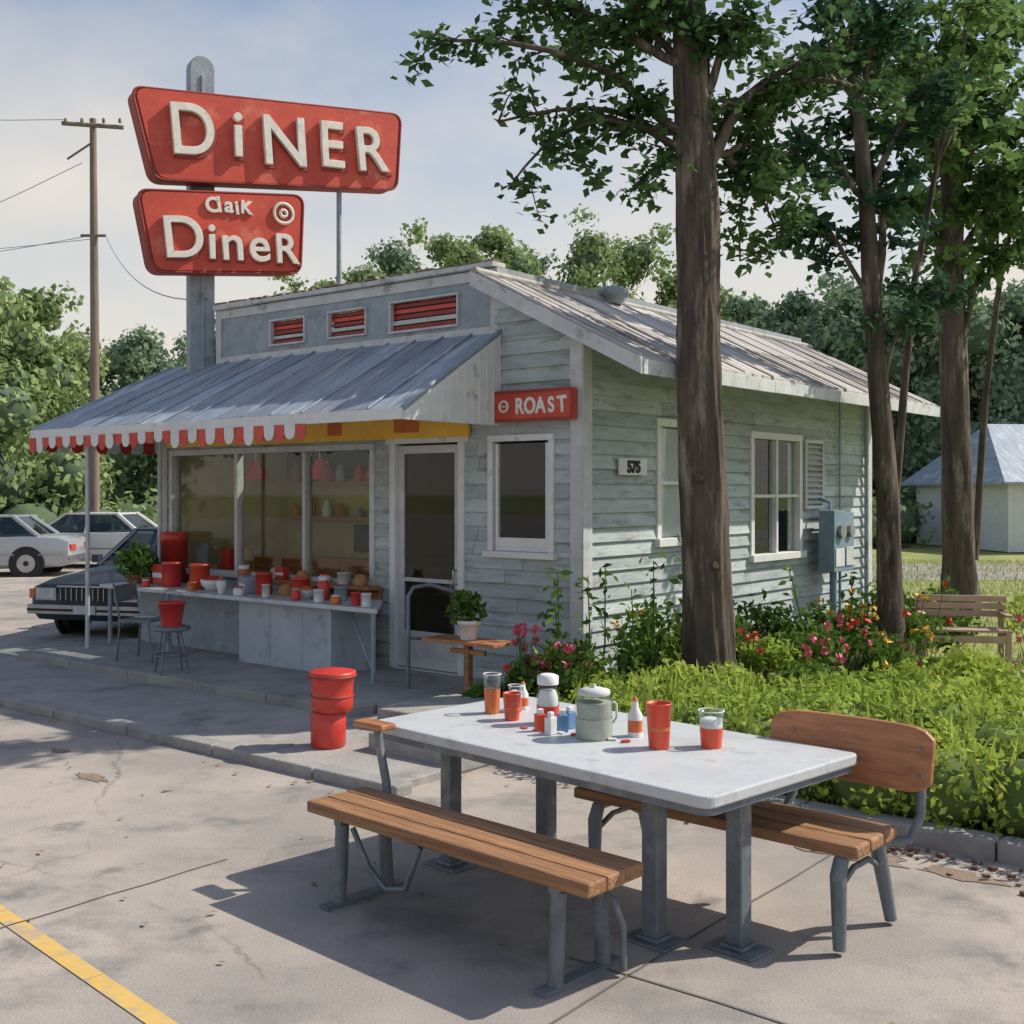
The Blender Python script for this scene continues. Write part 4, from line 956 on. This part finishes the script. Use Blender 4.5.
leaves_obj('blades',P,N,rng.uniform(.10,.24,n),m_leafH,e,.08,up)

def shrub(name,items,mat,size=.09,dens=260,stems=True):
    e=empty(name); acc=[]; mb=MB()
    for x,y,r,h in items:
        p=W(x,y,0)
        for k in range(4):
            c=(p.x+random.gauss(0,r*.4),p.y+random.gauss(0,r*.4),.1+h*random.uniform(.25,.75)); acc.append(lump(c,(r*.7,r*.7,h*.36),dens//3,size,.8,.3))
        for k in range(4): mb.tube([(p.x,p.y,.05),(p.x+random.gauss(0,r*.3),p.y+random.gauss(0,r*.3),h*.8)],.008,4,0,False)
    mb.obj('stems',m_bark,e); flush('foliage',acc,mat,e,.27)
shrub('garden_shrub',[(-.15,-.3,.22,.4),(.3,-.5,.28,.7),(.62,-.75,.28,.6),(.7,-.2,.25,.7),(.45,.4,.3,.8),(.5,1.0,.3,.75),(.95,-.95,.3,.45),(.1,-.95,.25,.4),(-.3,-1.0,.16,.2)],m_leafA,.085,440)
shrub('garden_shrub',[(.5,1.8,.3,.7),(.55,2.5,.35,.7),(.6,3.2,.3,.5),(.7,3.9,.35,.6),(.6,5.7,.35,.7),(.8,6.4,.4,.7),(1.3,2.2,.35,.5),(1.5,3.0,.4,.5),(1.4,4.2,.4,.5),(1.6,5.2,.4,.5),(1.9,.6,.35,.45)],m_leafA,.085,440)
shrub('garden_shrub',[(1.3,-.5,.3,.45),(.8,-1.1,.3,.4),(1.6,.1,.35,.5),(2.3,.3,.35,.4),(3.0,.3,.35,.45),(3.2,1.2,.4,.4),(2.6,2.4,.4,.4),(3.8,.8,.4,.4),(4.6,.6,.4,.4),(5.4,.6,.4,.4),(4.2,2.0,.4,.35),(2.4,5.5,.5,.7),(3.0,6.8,.5,.7),(.4,1.3,.3,.5),(2.4,1.2,.35,.4),(.15,-.6,.22,.5),(1.0,1.6,.3,.5)],m_leafH,.085,440)
e=empty('tall_plant'); mb=MB(); acc=[]
for x,y,h in [(.25,-.3,1.15),(.55,-.55,1.25),(.75,-.1,1.3),(.35,-.8,.95),(.62,.6,1.4),(-.1,-.3,1.2),(.9,-.6,1.1),(.9,2.8,1.1),(1.0,3.6,1.0)]:
    p=W(x,y,.05); q=p+Vector((random.gauss(0,.08),random.gauss(0,.08),h)); mb.tube([p,(p+q)/2+Vector((.03,0,0)),q],[.01,.008,.004],5,0,False)
    P=np.array([[*(p.lerp(q,t)+Vector((random.gauss(0,.05),random.gauss(0,.05),0)))] for t in np.linspace(.25,1,34)])
    acc.append((P,rng.normal(size=(34,3))*.7+[0,0,.7],.11*(.7+.6*rng.random(34))))
mb.obj('stems',m_leafA,e); flush('leaves',acc,m_leafA,e,.22)
def flowers(pos,mat,nm='flower_cluster'):
    e=empty(nm); acc=[]; mb=MB()
    for x,y,z,n,r in pos:
        p=W(x,y,z)
        for i in range(n):
            c=(p.x+random.gauss(0,r),p.y+random.gauss(0,r),p.z+random.gauss(0,r*.8)); acc.append(lump(c,(.022,.022,.018),12,.045,.5,.3)); mb.tube([(c[0],c[1],c[2]),(p.x,p.y,.08)],.004,4,0,False)
    mb.obj('stems',m_leafA,e); flush('petals',acc,mat,e,.4)
flowers([(.12,-1.0,.78,12,.06),(.15,-.9,.5,6,.08),(1.4,2.5,.5,8,.2),(4.0,3.4,.45,22,.28),(3.2,4.4,.42,14,.25),(3.0,3.2,.48,12,.25),(.6,-.9,.66,6,.1),(1.7,1.5,.55,8,.2)],m_pink)
flowers([(1.0,3.4,.7,8,.15),(1.6,3.6,.6,8,.2),(.4,.2,.8,4,.08),(2.2,2.2,.5,5,.2)],m_yel)
flowers([(.0,-1.0,.4,4,.07),(1.3,3.1,.6,7,.15),(2.0,3.2,.5,8,.2),(1.1,1.0,.6,6,.15)],m_redf)

e=empty('garden_bench',(5.12,13.1,0),R(-12)); mb=MB()
for i in range(3): mb.box(-.5,.5,.16,.19,.50+i*.085,.57+i*.085)
for i in range(4): mb.box(-.5,.5,-.22+i*.095,-.14+i*.095,.36,.385)
for sx in (-.45,.45):
    mb.box(sx-.03,sx+.03,-.22,-.17,0,.36); mb.box(sx-.03,sx+.03,.19,.235,0,.74); mb.box(sx-.03,sx+.03,-.2,.18,.32,.358); mb.box(sx-.035,sx+.035,-.24,.18,.53,.56)
mb.box(-.42,.42,-.215,-.19,.24,.32)
mb.obj('bench_frame',M('faded_wood',(.50,.36,.28),(.38,.26,.20),5,.8,bump=.2,island=.15),e,bevel=.004)

n=26000; xs=rng.uniform(3,17,n); ys=rng.uniform(10,32,n)
P=np.stack([xs,ys,np.full(n,-.03)],1); up=np.tile([0,0,1.0],(n,1))+rng.normal(size=(n,3))*.3; N=rng.normal(size=(n,3)); N[:,2]*=.2
leaves_obj('lawn_grass',P,N,rng.uniform(.05,.12,n),leaf_mat('grass_blade',(.20,.26,.06),(.38,.42,.13),.4),None,.08,up)

# ---------------------------------------------------------------- light, sky, camera
az=Vector((.97,.24)).normalized(); el=R(45)
sd=Vector((az.x*math.cos(el),az.y*math.cos(el),math.sin(el))).normalized()
sun=bpy.data.lights.new('sun','SUN'); sun.energy=5.0; sun.angle=R(.6); sun.color=(1,.91,.78)
so=bpy.data.objects.new('sun',sun); so.rotation_euler=sd.to_track_quat('Z','Y').to_euler(); so.location=sd*50; scene.collection.objects.link(so)
w=bpy.data.worlds.new('World'); scene.world=w; w.use_nodes=True; nt=w.node_tree; nt.nodes.clear(); N=nt.nodes; L=nt.links
sk=N.new('ShaderNodeTexSky'); sk.sky_type='NISHITA'; sk.sun_disc=False; sk.sun_elevation=el; sk.sun_rotation=math.atan2(sd.x,sd.y)
sk.air_density=1.1; sk.dust_density=1.2; sk.ozone_density=2.0
bg=N.new('ShaderNodeBackground'); bg.inputs[1].default_value=.14; wo=N.new('ShaderNodeOutputWorld')
L.new(sk.outputs[0],bg.inputs[0])
hz=N.new('ShaderNodeBackground'); hz.inputs[0].default_value=(.88,.83,.76,1); hz.inputs[1].default_value=.92   # thin bright haze / cloud veil
tc=N.new('ShaderNodeTexCoord'); sp=N.new('ShaderNodeSeparateXYZ'); L.new(tc.outputs['Generated'],sp.inputs[0])
mr=N.new('ShaderNodeMapRange'); mr.inputs[1].default_value=.10; mr.inputs[2].default_value=.44; mr.inputs[3].default_value=1.0; mr.inputs[4].default_value=.08; L.new(sp.outputs['Z'],mr.inputs[0])
mp=N.new('ShaderNodeMapping'); mp.inputs['Scale'].default_value=(1,1,1.8); mp.inputs['Location'].default_value=(.35,.1,0); L.new(tc.outputs['Generated'],mp.inputs[0])
nz=N.new('ShaderNodeTexNoise'); nz.inputs['Scale'].default_value=3.2; nz.inputs['Detail'].default_value=7; nz.inputs['Roughness'].default_value=.55; L.new(mp.outputs[0],nz.inputs['Vector'])
ma=N.new('ShaderNodeMath'); ma.operation='MULTIPLY_ADD'; ma.inputs[1].default_value=1.6; ma.inputs[2].default_value=-.80; L.new(nz.outputs['Fac'],ma.inputs[0])
ad=N.new('ShaderNodeMath'); ad.operation='ADD'; ad.use_clamp=True; L.new(mr.outputs[0],ad.inputs[0]); L.new(ma.outputs[0],ad.inputs[1])
ms=N.new('ShaderNodeMixShader'); L.new(ad.outputs[0],ms.inputs[0]); L.new(bg.outputs[0],ms.inputs[1]); L.new(hz.outputs[0],ms.inputs[2]); L.new(ms.outputs[0],wo.inputs[0])
cam=bpy.data.cameras.new('camera'); co=bpy.data.objects.new('camera',cam); scene.collection.objects.link(co)
co.location=(0,0,1.95); co.rotation_euler=(R(90),0,0); cam.sensor_width=36; cam.lens=40.53; cam.shift_y=-22/1024; cam.clip_end=2000; cam.clip_start=.05
scene.camera=co
